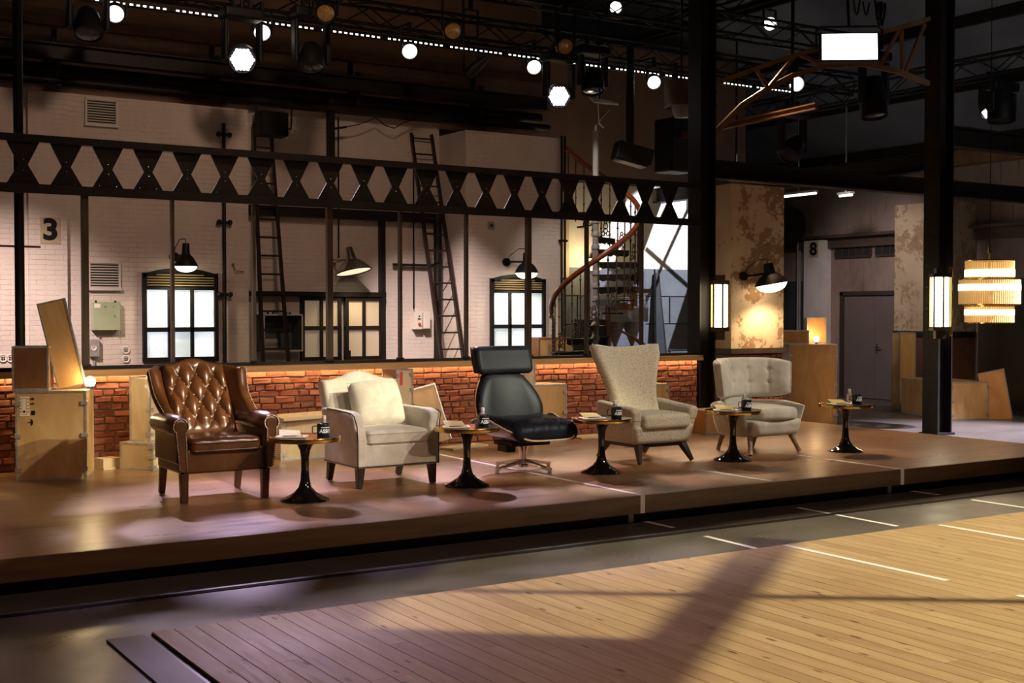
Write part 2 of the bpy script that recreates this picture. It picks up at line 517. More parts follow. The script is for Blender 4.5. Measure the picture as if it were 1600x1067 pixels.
def red_brick(name='red_brick', dark=1.0):
    t = NT(name); oi = t.n('ShaderNodeObjectInfo'); ge = t.n('ShaderNodeNewGeometry')
    ad = t.n('ShaderNodeMath', operation='ADD'); t.l(oi.outputs['Random'], ad.inputs[0]); t.l(ge.outputs['Random Per Island'], ad.inputs[1])
    fr = t.n('ShaderNodeMath', operation='FRACT'); t.l(ad.outputs[0], fr.inputs[0])
    base = t.ramp(fr.outputs[0], [(0, (.13 * dark, .030 * dark, .015 * dark)), (.35, (.24 * dark, .058 * dark, .026 * dark)), (.7, (.30 * dark, .085 * dark, .036 * dark)), (1, (.22 * dark, .075 * dark, .042 * dark))])
    v = t.coord((1, 1, 1), which='Generated'); tc = t.n('ShaderNodeTexCoord')
    pos = ge.outputs['Position']
    n = t.noise(pos, 26, 6, .7)
    base = t.mix(t.ramp(n, [(.4, (0, 0, 0)), (.75, (.6,) * 3)]), base, (.34 * dark, .15 * dark, .08 * dark))
    t.bump(t.noise(pos, 60, 5, .7), .7, .006)
    return t.set(base=base, rough=.85)
MAT['redbrick'] = red_brick()
MAT['mortar'] = pm('brown_mortar', (.16, .095, .060), (.25, .16, .10), 30, rough=.95, bump=.6, bscale=120, rand=False)
def plaster(name, base1, base2, stain):
    t = NT(name); v = t.coord()
    c = t.ramp(t.noise(v, 2.2, 6), [(.3, base1), (.7, base2)])
    big = t.noise(v, 1.9, 9, .68, .3); fine = t.noise(v, 11, 8, .7)
    m = t.mix(.42, big, fine)
    mask = t.ramp(m, [(.525, (0, 0, 0)), (.545, (1, 1, 1))])
    c = t.mix(mask, c, t.ramp(fine, [(.3, stain), (.7, tuple(x * 1.9 for x in stain))]))
    sp = t.ramp(t.noise(v, 30, 4, .6), [(.66, (0, 0, 0)), (.70, (.9,) * 3)])
    c = t.mix(sp, c, tuple(x * .7 for x in stain))
    t.bump(t.mix(.5, mask, t.noise(v, 30, 4)), .35, .008)
    return t.set(base=c, rough=.8)
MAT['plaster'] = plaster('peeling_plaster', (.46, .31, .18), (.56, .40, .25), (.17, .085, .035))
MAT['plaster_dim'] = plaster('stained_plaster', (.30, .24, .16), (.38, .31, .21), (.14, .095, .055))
def stained_concrete():
    t = NT('stained_concrete_wall'); v = t.coord((1, 1, .55))
    c = t.ramp(t.noise(v, 1.1, 8, .62, .4), [(.25, (.13, .095, .082)), (.5, (.26, .20, .175)), (.75, (.34, .275, .245))])
    v2 = t.coord((1, 5, .35))
    c = t.mix(t.ramp(t.noise(v2, 2.2, 4), [(.60, (0, 0, 0)), (.72, (.6,) * 3)]), c, (.09, .055, .042))
    t.bump(t.noise(v, 20, 4), .15, .006)
    return t.set(base=c, rough=.7)
MAT['stained'] = stained_concrete()
MAT['navy'] = pm('navy_dado_paint', (.035, .042, .055), (.055, .064, .080), 2, rough=.5, rand=False)
MAT['greydoor'] = pm('mauve_grey_door', (.135, .110, .110), (.155, .128, .126), 2, rough=.45)
MAT['doorframe'] = pm('dark_door_frame', (.045, .034, .032), rough=.5)
MAT['roof'] = pm('slate_roof_panel', (.10, .122, .15), (.14, .165, .20), 1.2, rough=.8, rand=False)
MAT['rust'] = pm('rusty_steel', (.12, .050, .018), (.21, .090, .032), 4, rough=.6)
MAT['ochre_steel'] = pm('ochre_steel', (.12, .062, .022), (.20, .105, .038), 4, rough=.55)
MAT['ledge'] = pm('oak_ledge', (.40, .22, .085), (.52, .31, .13), 5, stretch=(.5, 6, 6), rough=.45, rand=False)
MAT['green_box'] = pm('pale_green_enamel', (.36, .42, .27), (.43, .48, .33), 4, rough=.4)
MAT['grey_paint'] = pm('grey_enamel', (.26, .25, .25), (.32, .31, .31), 5, rough=.45)
MAT['dark_green'] = pm('dark_green_cabinet', (.085, .11, .11), (.12, .15, .15), 4, rough=.5)
MAT['sign'] = pm('beige_sign_plate', (.40, .32, .21), (.46, .37, .25), 6, rough=.55)
MAT['slat'] = pm('white_slat', (.62, .57, .52), rough=.5)
MAT['slatwood'] = pm('varnished_slat', (.52, .40, .22), (.62, .48, .28), 6, rough=.4)
MAT['red_plastic'] = pm('red_plastic', (.50, .05, .03), rough=.4)
MAT['amber'] = pm('amber_glass', (.22, .13, .045), (.34, .21, .08), 30, rough=.12, coat=.5)
def window_glass():
    t = NT('lit_frosted_glass'); v = t.coord(rand=True)
    n = t.noise(v, 1.7, 3, .5)
    c = t.ramp(n, [(.32, (.36, .46, .47)), (.50, (.78, .86, .94)), (.66, (.93, .97, 1.0))])
    t.bump(t.noise(t.coord(), 130, 3), .7, .003)
    return t.set(base=(.5, .55, .6), emit=c, estr=.95, rough=.25)
MAT['frost'] = window_glass()
MAT['door_glass'] = (lambda t: t.set(base=(.46, .38, .28), emit=(.50, .38, .26), estr=.22, rough=.3))(NT('lit_cream_glass'))
MAT['lamp_on'] = em('warm_lamp_lens', (1.0, .86, .58), 9)
MAT['bulb_on'] = em('warm_globe_bulb', (1.0, .80, .46), 14)
MAT['tube_on'] = em('warm_white_tube', (1.0, .86, .58), 11)
MAT['rod_on'] = (lambda t: t.set(base=(.70, .46, .18), emit=(1.0, .60, .20), estr=.30, rough=.2))(NT('glass_rod_lit'))
MAT['rod_hot'] = em('glass_rod_bright', (1.0, .82, .50), 3.2)
MAT['par_on'] = em('par_lens_lit', (1.0, .95, .90), 9)
MAT['led_on'] = em('led_pixel', (1.0, .97, .92), 4)
MAT['hex_on'] = em('wash_led_lit', (.96, .86, 1.0), 12)
MAT['panel_on'] = em('soft_panel_lit', (1.0, 1.0, .97), 5)
MAT['fluor_on'] = em('fluorescent_tube', (1.0, 1.0, .95), 3)
MAT['strip_on'] = em('led_strip', (1.0, .74, .40), 60)

# ================================================================== SETTING
bm = new_bm(); bx(bm, -6, 30, -6, 26, -0.12, 0)
struct('floor', bm, MAT['concrete'], 'dark polished concrete floor in front of the stage', 'floor', ang=0)
bm = new_bm(); bx(bm, -6, 30, 7.27, 7.335, 0, .004)
struct('trim_1', bm, MAT['ink'], 'thin black channel line running along the concrete in front of the stage', 'floor channel', ang=0)

# plank floor laid over the concrete, boards run away from the camera
bm = new_bm(); bx(bm, 1.86, 13.0, -1.0, 6.46, 0, .006)
sub = struct('floor.001', bm, MAT['ink'], 'raised floor of pale knotty pine boards in the foreground', 'floor', ang=0)
rngp = random.Random(3)
PW = .1165
def plank_mesh(L):
    bm = new_bm(); bx(bm, -PW / 2 + .0016, PW / 2 - .0016, 0, L, 0, .014)
    me_o = mk('plank', bm, MAT['plank'], ang=0, bevel=.0012)
    return me_o
_pl = {}
for i in range(96):
    x = 1.92 + i * PW
    cuts = [1.06, round(2.4 + rngp.random() * 1.6, 1) + .06, round(4.4 + rngp.random() * 1.3, 1) + .06, 6.46]
    for a, b in zip(cuts[:-1], cuts[1:]):
        L = b - a
        key = round(L, 2)
        if key not in _pl:
            o = plank_mesh(L - .0012); _pl[key] = o
        else:
            o = _pl[key].copy(); COL.objects.link(o)
        o.parent = sub
        o.location = (x, b - L, .006)
bm = new_bm(); bx(bm, 1.63, 1.82, -1.0, 6.46, 0, .012)
struct('trim_2', bm, pm('dark_ramp_board', (.055, .038, .026), (.08, .055, .038), 3, stretch=(4, .6, 1), rough=.5), 'dark brown edging board along the left end of the pine floor', 'edging', ang=0)

# walls
bm = new_bm(); bx(bm, -6, 5.95, 16.0, 17.0, 0, 4.42)
WL = struct('wall_back', bm, MAT['whitebrick'], 'white painted brick wall with vents and arched window at the left', 'wall', ang=0)
bm = new_bm(); bx(bm, 3.13, 3.58, 15.93, 16.0, 0, 4.40)
mk('pilaster', bm, MAT['whitebrick'], WL, ang=0)
bm = new_bm(); bx(bm, 5.95, 9.34, 16.82, 17.0, 0, 4.62)
struct('wall_back.001', bm, MAT['whitebrick'], 'recessed white painted wall bay behind the ladders and glazed door', 'wall', ang=0)
bm = new_bm(); bx(bm, 9.34, 11.08, 16.0, 17.5, 0, 4.42)
struct('wall_back.002', bm, MAT['whitebrick'], 'projecting white painted brick wall beside the spiral stair', 'wall', ang=0)
bm = new_bm(); bx(bm, -6, 11.4, 17.05, 17.25, 4.3, 8.2)
struct('wall_back.003', bm, MAT['brownbrick'], 'dark sooty upper wall above the white painted brick', 'wall', ang=0)
bm = new_bm(); bx(bm, -6, 11.4, 16.98, 17.05, 5.46, 5.56)
struct('trim_3', bm, MAT['rust'], 'rusty orange moulding line high on the dark upper wall', 'moulding', ang=0)
bm = new_bm(); bx(bm, 11.08, 16.4, 17.52, 17.7, 2.48, 3.95)
WB = struct('wall_back.004', bm, MAT['whiteblock'], 'far pale block wall behind the spiral stair', 'wall', ang=0)
# blue grey dado: real blocks with open joints
bm = new_bm(); bx(bm, 11.08, 16.4, 17.56, 17.7, 0, 2.48)
DD = mk('dado', bm, MAT['navy'], WB, ang=0)
bm = new_bm(); bx(bm, -.5, .5, 0, .04, -.24, .24)
blk = mk('block', bm, MAT['blueblock'], WB, ang=0, bevel=.006)
first = True
for r in range(5):
    for c in range(5):
        o = blk if first else blk.copy()
        if not first:
            COL.objects.link(o)
        first = False
        o.location = (11.6 + c * 1.03 + (.35 if r % 2 else 0), 17.52, .25 + r * .496)
bm = new_bm(); bx(bm, 12.65, 13.9, 17.44, 17.515, 0, 2.42)
mk('blue_brick_panel', bm, MAT['bluebrick'], WB, ang=0)
bm = new_bm(); bx(bm, 11.1, 12.2, 17.40, 17.515, 2.3, 3.95)
mk('cream_panel', bm, MAT['creamwall'], WB, ang=0)

bm = new_bm(); bx(bm, 11.08, 16.4, 17.56, 17.7, 3.95, 6.4)
struct('wall_back.005', bm, MAT['brownbrick'], 'brown upper wall above the pale block wall behind the stair', 'wall', ang=0)
bm = new_bm(); bx(bm, 19.0, 19.3, 5, 24, 0, 4.4)
WR = struct('wall_right', bm, MAT['stained'], 'stained brown concrete side wall with grey double door', 'wall', ang=0)
bm = new_bm(); bx(bm, 18.98, 19.0, 18.42, 22, 0, 2.36)
mk('dado', bm, MAT['navy'], WR, ang=0)
bm = new_bm(); bx(bm, 18.78, 19.0, 17.82, 18.36, 0, 3.17)
mk('pilaster', bm, MAT['whiteblock'], WR, ang=0)
bm = new_bm(); bx(bm, 18.97, 19.0, 13.2, 14.28, 0, 2.3)
mk('dark_recess', bm, pm('dark_olive_panel', (.045, .036, .026), rough=.6), WR, ang=0)
bm = new_bm(); bx(bm, 18.98, 19.0, 9.0, 13.2, 0, 2.9)
mk('pale_panel', bm, pm('pale_lilac_wall', (.42, .40, .43), (.52, .50, .52), 2, rough=.6), WR, ang=0)
bm = new_bm(); bx(bm, 18.75, 19.0, 5, 24, 3.2, 3.26); bx(bm, 18.9, 19.0, 5, 24, 3.0, 3.2)
struct('trim_4', bm, pm('brown_wall_beam', (.055, .038, .030), (.085, .06, .048), 2, rough=.6), 'long brown beam line on the side wall above the grey door', 'beam', ang=0)
# far plastered pier with brick foot, beside the round column
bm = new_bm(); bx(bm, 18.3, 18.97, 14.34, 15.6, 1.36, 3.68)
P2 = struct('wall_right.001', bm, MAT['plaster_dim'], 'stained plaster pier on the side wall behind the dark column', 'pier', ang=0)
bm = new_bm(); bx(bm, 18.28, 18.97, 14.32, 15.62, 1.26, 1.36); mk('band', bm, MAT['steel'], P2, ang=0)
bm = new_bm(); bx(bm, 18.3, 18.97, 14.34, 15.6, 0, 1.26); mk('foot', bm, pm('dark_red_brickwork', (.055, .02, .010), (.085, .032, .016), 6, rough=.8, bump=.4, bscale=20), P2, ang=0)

# side wall door
d = thing('door_1', (19.0, 16.63, 0), 'mauve grey metal double door in the side wall', 'door'); d['kind'] = 'structure'
bm = new_bm()
bx(bm, -.10, -.001, -.86, -.78, 0, 2.10); bx(bm, -.10, -.001, .78, .86, 0, 2.10); bx(bm, -.10, -.001, -.86, .86, 2.04, 2.12)
mk('door_frame', bm, MAT['doorframe'], d, ang=0)
for s in (-1, 1):
    bm = new_bm(); bx(bm, -.055, -.002, s * .005, s * .775, .01, 2.035)
    lf = mk('door_leaf', bm, MAT['greydoor'], d, ang=0, bevel=.004)
    if s < 0:
        bm = new_bm(); tube(bm, [(-.06, -.07, 1.02), (-.12, -.07, 1.02), (-.12, -.20, 1.02)], .011, 8); box(bm, (-.06, -.07, 1.0), (.012, .035, .18))
        mk('handle', bm, MAT['chrome'], lf)
# dark high windows above it
for k, (y0, y1) in enumerate(((16.76, 17.68), (15.72, 16.63))):
    w = thing('window_%d' % (3 + k), (19.0, (y0 + y1) / 2, 2.95), 'dark high strip window above the grey door, %s of two' % ('left' if k == 0 else 'right'), 'window'); w['kind'] = 'structure'
    hw = (y1 - y0) / 2
    bm = new_bm()
    for zz in (-.14, .14):
        bx(bm, -.05, -.001, -hw, hw, zz - .02, zz + .02)
    mk('frame', bm, MAT['doorframe'], w, ang=0)
    for c in range(5):
        ya = -hw + c * 2 * hw / 5
        bm = new_bm(); bx(bm, -.02, -.001, ya + .02, ya + 2 * hw / 5 - .02, -.12, .12)
        mk('pane', bm, pm('dark_glass', (.03, .03, .032), rough=.2), w, ang=0)
    for c in range(6):
        ya = -hw + c * 2 * hw / 5
        bm = new_bm(); bx(bm, -.045, -.001, ya - .015, ya + .015, -.12, .12); mk('mullion', bm, MAT['doorframe'], w, ang=0)

# ceiling and roof
bm = new_bm(); bx(bm, -6, 13.5, -6, 26, 8.0, 8.15)
struct('ceiling', bm, pm('dark_roof_boarding', (.020, .018, .017), (.035, .031, .028), 2, rough=.9, rand=False), 'dark boarded roof over the stage', 'ceiling', ang=0)
bm = new_bm()
_add(bm, [(13.0, -6, 8.1), (19.6, -6, 4.5), (19.6, 26, 4.5), (13.0, 26, 8.1), (13.0, -6, 8.25), (19.6, -6, 4.65), (19.6, 26, 4.65), (13.0, 26, 8.25)],
     [(0, 1, 2, 3), (7, 6, 5, 4), (0, 4, 5, 1), (1, 5, 6, 2), (2, 6, 7, 3), (3, 7, 4, 0)])
RF = struct('ceiling.001', bm, MAT['roof'], 'sloping slate grey roof over the right bay', 'roof', ang=0)
for k in range(5):
    t = (k + .5) / 5; x = 13.0 + 6.6 * t; z = 8.1 - 3.6 * t
    bm = new_bm(); bar(bm, (x, -2, z - .08), (x, 25, z - .08), .10, .16); mk('purlin', bm, MAT['steel'], RF, ang=0)
bm = new_bm(); bx(bm, 18.75, 19.3, 5, 25, 4.35, 4.62)
struct('trim_5', bm, MAT['ochre_steel'], 'ochre wall plate band under the sloping roof', 'wall plate', ang=0)

# ================================================================== STAGE
st = thing('stage', (0, 0, 0), 'low wooden stage platform carrying the five armchairs', 'stage')
bm = new_bm(); bx(bm, -3.5, 12.16, 7.75, 12.25, .10, .24)
mk('deck', bm, MAT['stage'], st, ang=0)
bm = new_bm(); bx(bm, -3.5, 12.17, 7.735, 7.75, .097, .2385)
mk('fascia', bm, MAT['fascia'], st, ang=0)
bm = new_bm(); bx(bm, 12.16, 12.175, 7.735, 12.25, .097, .2385)
mk('fascia', bm, MAT['fascia'], st, ang=0)
bm = new_bm(); bx(bm, -3.5, 12.05, 7.88, 12.2, 0.001, .10)
mk('plinth', bm, MAT['black'], st, ang=0)

# white marking tapes
def tape(x0, y0, x1, y1, z, w, label):
    bm = new_bm(); bar(bm, (x0, y0, z + .0008), (x1, y1, z + .0008), w, .0014, up=(0, 0, 1))
    return one('marking_tape', bm, MAT['tape'], label, 'tape', 'white marking tapes', ang=0)
def tape_drop(x, label):
    t = tape(x, 7.77, x + .02, 11.2 if x < 7 else 9.1, .24, .045, label)
    bm = new_bm(); bx(bm, x - .022, x + .022, 7.7325, 7.735, .097, .2415); bx(bm, x - .022, x + .022, 7.7325, 7.76, .2401, .2416)
    mk('fascia_strip', bm, MAT['tape'], t, ang=0)
    bm = new_bm(); bx(bm, x - .03, x + .02, 7.876, 7.88, 0.002, .097); mk('plinth_strip', bm, MAT['tape'], t, ang=0)
tape_drop(6.14, 'long white tape across the stage under the black chair and down its front')
tape_drop(9.2, 'white tape across the stage end right of the grey chair and down its front')
tape(7.6, 7.80, 7.58, 8.70, .24, .04, 'short white tape on the stage front before the fourth side table')
tape(6.27, 7.90, 6.28, 7.52, 0, .045, 'short white tape on concrete right below the taped stage front')
tape(6.24, 7.10, 6.22, 6.53, 0, .045, 'white tape on concrete meeting the pine floor edge')
tape(7.84, 7.72, 7.82, 6.62, 0, .045, 'white tape crossing the black floor channel')
tape(9.48, 7.95, 9.50, 7.56, 0, .045, 'short white tape on concrete below the stage right front')
tape(6.41, 6.44, 6.416, 5.04, .0205, .05, 'long white tape on the lit pine boards')
tape(8.05, 6.40, 8.06, 5.3, .0205, .05, 'white tape on the pine boards at the right edge')
tape(9.5, 7.2, 9.5, 6.55, 0, .045, 'white tape on concrete at the far right before the pine floor')
tape(6.43, 4.55, 6.43, 4.1, .0205, .05, 'piece of white tape on pine boards at the right picture edge')

# ================================================================== LOW BRICK WALL
bm = new_bm(); bx(bm, -1, 10.36, 11.968, 12.2, .2405, 1.112)
LW = struct('wall_low', bm, MAT['mortar'], 'low wall of rough red bricks behind the armchairs', 'wall', ang=0)
def brick_mesh(seed):
    rg = random.Random(seed); j = lambda a: rg.uniform(-a, a)
    v = []
    for y, ins in ((.02, 0), (-.004, .0), (-.012, .05)):
        for sx, sz in ((-1, -1), (1, -1), (1, 1), (-1, 1)):
            v.append((sx * (.5 - ins * .9) + j(.022), y + j(.006) * (1 if y < 0 else 0), sz * (.5 - ins * 2.4) * .056 + j(.0065)))
    f = [(3, 2, 1, 0)[::-1], (8, 9, 10, 11)]
    for a in (0, 4):
        for k in range(4):
            l = (k + 1) % 4
            f.append((a + k, a + l, a + 4 + l, a + 4 + k))
    return v, [t for t in f if t != (0, 1, 2, 3)]
BV = [brick_mesh(s) for s in range(24)]
BM = []
for v, f in BV:
    bm = new_bm(); _add(bm, v, f); bmesh.ops.recalc_face_normals(bm, faces=list(bm.faces))
    me = bpy.data.meshes.new('brick'); bm.to_mesh(me); bm.free(); me.materials.append(MAT['redbrick']); BM.append(me)
def lay_bricks(x0, x1, zb, rows, pitch, rg):
    out = []
    for r in range(rows):
        x = x0 - rg.random() * .2
        soldier = r % 4 == 2
        while x < x1:
            L = rg.choice((.10, .105, .11)) if soldier else rg.choice((.21, .20, .215, .205, .16, .105))
            a, b = max(x, x0), min(x + L, x1)
            if b - a > .03:
                out.append(((a + b) / 2, zb + (r + .5) * pitch, b - a - .008))
            x += L + .004
    return out
rg = random.Random(11)
bl = lay_bricks(1.95, 10.36, .243, 13, .0658, rg)
bl.sort(key=lambda t: t[0])
keep, rest = bl[:300], bl[300:]
for (x, z, L) in keep:
    o = bpy.data.objects.new('brick', rg.choice(BM)); COL.objects.link(o); o.parent = LW
    o.location = (x, 11.963 + rg.uniform(-.011, .006), z + rg.uniform(-.003, .003)); o.scale = (L, 1, rg.uniform(.82, 1.08)); o.rotation_euler = (rg.uniform(-.06, .06), rg.uniform(-.02, .02), rg.uniform(-.03, .03))
bm = new_bm()
for (x, z, L) in rest:
    v, f = rg.choice(BV)
    _add(bm, v, f, Matrix.Translation((x, 11.963 + rg.uniform(-.006, .004), z)) @ Matrix.Diagonal((L, 1, rg.uniform(.9, 1.06), 1)))
o = mk('brick_courses', bm, MAT['redbrick'], LW, ang=0); o['kind'] = 'stuff'
# ledge, rail, hidden strip
bm = new_bm(); bx(bm, -1, 10.38, 11.86, 12.25, 1.115, 1.158)
struct('trim_6', bm, MAT['ledge'], 'oak ledge capping the low brick wall', 'ledge', ang=0, bevel=.004)
bm = new_bm(); bx(bm, -1, 10.38, 11.855, 11.866, 1.096, 1.130)
struct('trim_8', bm, MAT['ledge'], 'narrow oak lip along the front of the ledge', 'ledge lip', ang=0)
bm = new_bm(); bx(bm, -1, 10.36, 11.97, 12.10, 1.158, 1.188)
struct('trim_7', bm, MAT['steel'], 'dark steel sill rail along the oak ledge', 'sill rail', ang=0)
bm = new_bm(); bx(bm, -1, 10.36, 11.898, 11.914, 1.109, 1.1149)
one('led_strip', bm, MAT['strip_on'], 'warm glowing light strip under the lip of the oak ledge', 'light strip', ang=0)

# ================================================================== STEEL FRAME
g = thing('lattice_girder', (0, 11.95, 0), 'black riveted girder of hourglass plates spanning above the low wall', 'girder')
for z0, z1, nm in ((3.262, 3.31, 'top_chord'), (2.795, 2.862, 'bottom_chord')):
    bm = new_bm(); bx(bm, -1, 10.40, -.07, .10, z0, z1); bx(bm, -1, 10.40, -.075, -.065, z0 - .015, z1 + .004)
    mk(nm, bm, MAT['steel'], g, ang=0)
WZ = 3.045
bm = new_bm()
prism(bm, [(-.147, 2.862), (.147, 2.862), (.040, WZ), (.147, 3.262), (-.147, 3.262), (-.040, WZ)], -.008, .008)
pl = mk('hourglass_plate', bm, MAT['steel'], g, ang=0)
bm = new_bm()
for px, pz in ((-.085, 2.885), (.075, 2.885), (.0, 3.0), (0, 3.09)):
    ball(bm, (px, -.010, pz), .0075, 6, 4)
rv = mk('rivets', bm, MAT['chrome'], pl)
for i in range(24):
    x = 2.302 - .3795 + i * .3795 - .3795 * 0
    if x > 10.25:
        break
    o = pl if i == 0 else pl.copy()
    if i:
        COL.objects.link(o)
        r2 = rv.copy(); COL.objects.link(r2); r2.parent = o
    o.location = (x, 0, 0)
lab = ['between the 3 sign and the upper vent', 'in front of the left arched window', 'beside the first ladder', 'left of the aluminium lamp', 'right of the glazed door', 'left of the right arched window', 'in front of the right arched window', 'left of the spiral stair', 'in front of the spiral stair']
for i in range(9):
    x = 2.85 + i * .829; big = i in (0, 3, 6)
    w = .062 if big else .030
    t = thing('steel_post', (x, 11.98, 1.188), '%s brown steel mullion post %s' % ('broad' if big else 'slim', lab[i]), 'post', 'mullion posts under the girder')
    bm = new_bm(); bx(bm, -w / 2, w / 2, -.03, .03, 0, 1.607); mk('shaft', bm, MAT['steel_brown'], t, ang=0, bevel=.003)
    bm = new_bm(); bx(bm, -w / 2 - .012, w / 2 + .012, -.038, .038, 0, .02); mk('foot_plate', bm, MAT['steel'], t, ang=0)
def hcol(x, y, w, d, z0, z1, label, fl=.02):
    t = thing('steel_column', (x, y, z0), label, 'column')
    for s in (-1, 1):
        bm = new_bm(); bx(bm, s * (w / 2 - fl) if s > 0 else -w / 2, w / 2 if s > 0 else -w / 2 + fl, -d / 2, d / 2, 0, z1 - z0); mk('flange', bm, MAT['steel'], t, ang=0)
    bm = new_bm(); bx(bm, -w / 2 + fl, w / 2 - fl, -.018, .018, 0, z1 - z0); mk('web', bm, MAT['steel'], t, ang=0)
    bm = new_bm(); bx(bm, -w / 2 - .03, w / 2 + .03, -d / 2 - .03, d / 2 + .03, 0, .03); mk('base_plate', bm, MAT['steel'], t, ang=0)
    return t
hcol(10.52, 12.06, .26, .24, .24, 8.0, 'tall black steel column at the right end of the brick wall')
c = hcol(14.22, 11.36, .30, .26, 0, 7.4, 'tall black steel column standing behind the stage corner')
bm = new_bm()
for k in range(34):
    ball(bm, (-.152, -.07 + .14 * (k % 2), .4 + k * .15), .010, 6, 4)
mk('rivets', bm, MAT['steel_brown'], c)
t = thing('steel_column', (2.34, 12.35, .0), 'slim dark pipe column rising past the girder at the far left', 'column')
bm = new_bm(); tube(bm, [(0, 0, 0), (0, 0, 8.0)], .045, 14); mk('pipe', bm, MAT['steel'], t)
bm = new_bm(); bx(bm, -.20, .20, .045, .06, 2.31, 2.33); mk('cross_rod', bm, MAT['rust'], t)

# plaster pier with brick foot
bm = new_bm(); bx(bm, 11.43, 12.40, 12.5, 12.9, 1.21, 3.43)
PP = struct('wall_pier', bm, MAT['plaster'], 'peeling ochre plaster pier with a brick foot right of the black column', 'pier', ang=0)
bm = new_bm(); bx(bm, 11.40, 12.43, 12.46, 12.92, 1.14, 1.21); mk('band', bm, MAT['steel_brown'], PP, ang=0)
bm = new_bm(); bx(bm, 11.44, 12.39, 12.515, 12.88, 0, 1.14); mk('foot', bm, MAT['mortar'], PP, ang=0)
for (x, z, L) in lay_bricks(11.44, 12.39, .34, 12, .0658, rg):
    o = bpy.data.objects.new('brick', rg.choice(BM)); COL.objects.link(o); o.parent = PP
    o.location = (x, 12.508, z); o.scale = (L, 1, 1)

# ================================================================== ARMCHAIRS (local: -y is the front)
SZ = .24
def taper_leg(parent, p, q, a, b, mat, cap=None):
    bm = new_bm(); tl = math.hypot(q[0] - p[0], q[1] - p[1]) / p[2]; q = (q[0], q[1], .001 + b / 2 * min(1, tl)); bar(bm, p, q, a, a, b, b, up=(0, 1, 0)); o = mk('leg', bm, mat, parent, ang=25, bevel=.004)
    if cap:
        bm = new_bm(); d = (Vector(q) - Vector(p)).normalized()
        bar(bm, Vector(q) - d * .03, Vector(q), b * 1.12, b * 1.12, up=(0, 1, 0)); mk('ferrule', bm, cap, o, ang=0)
    return o

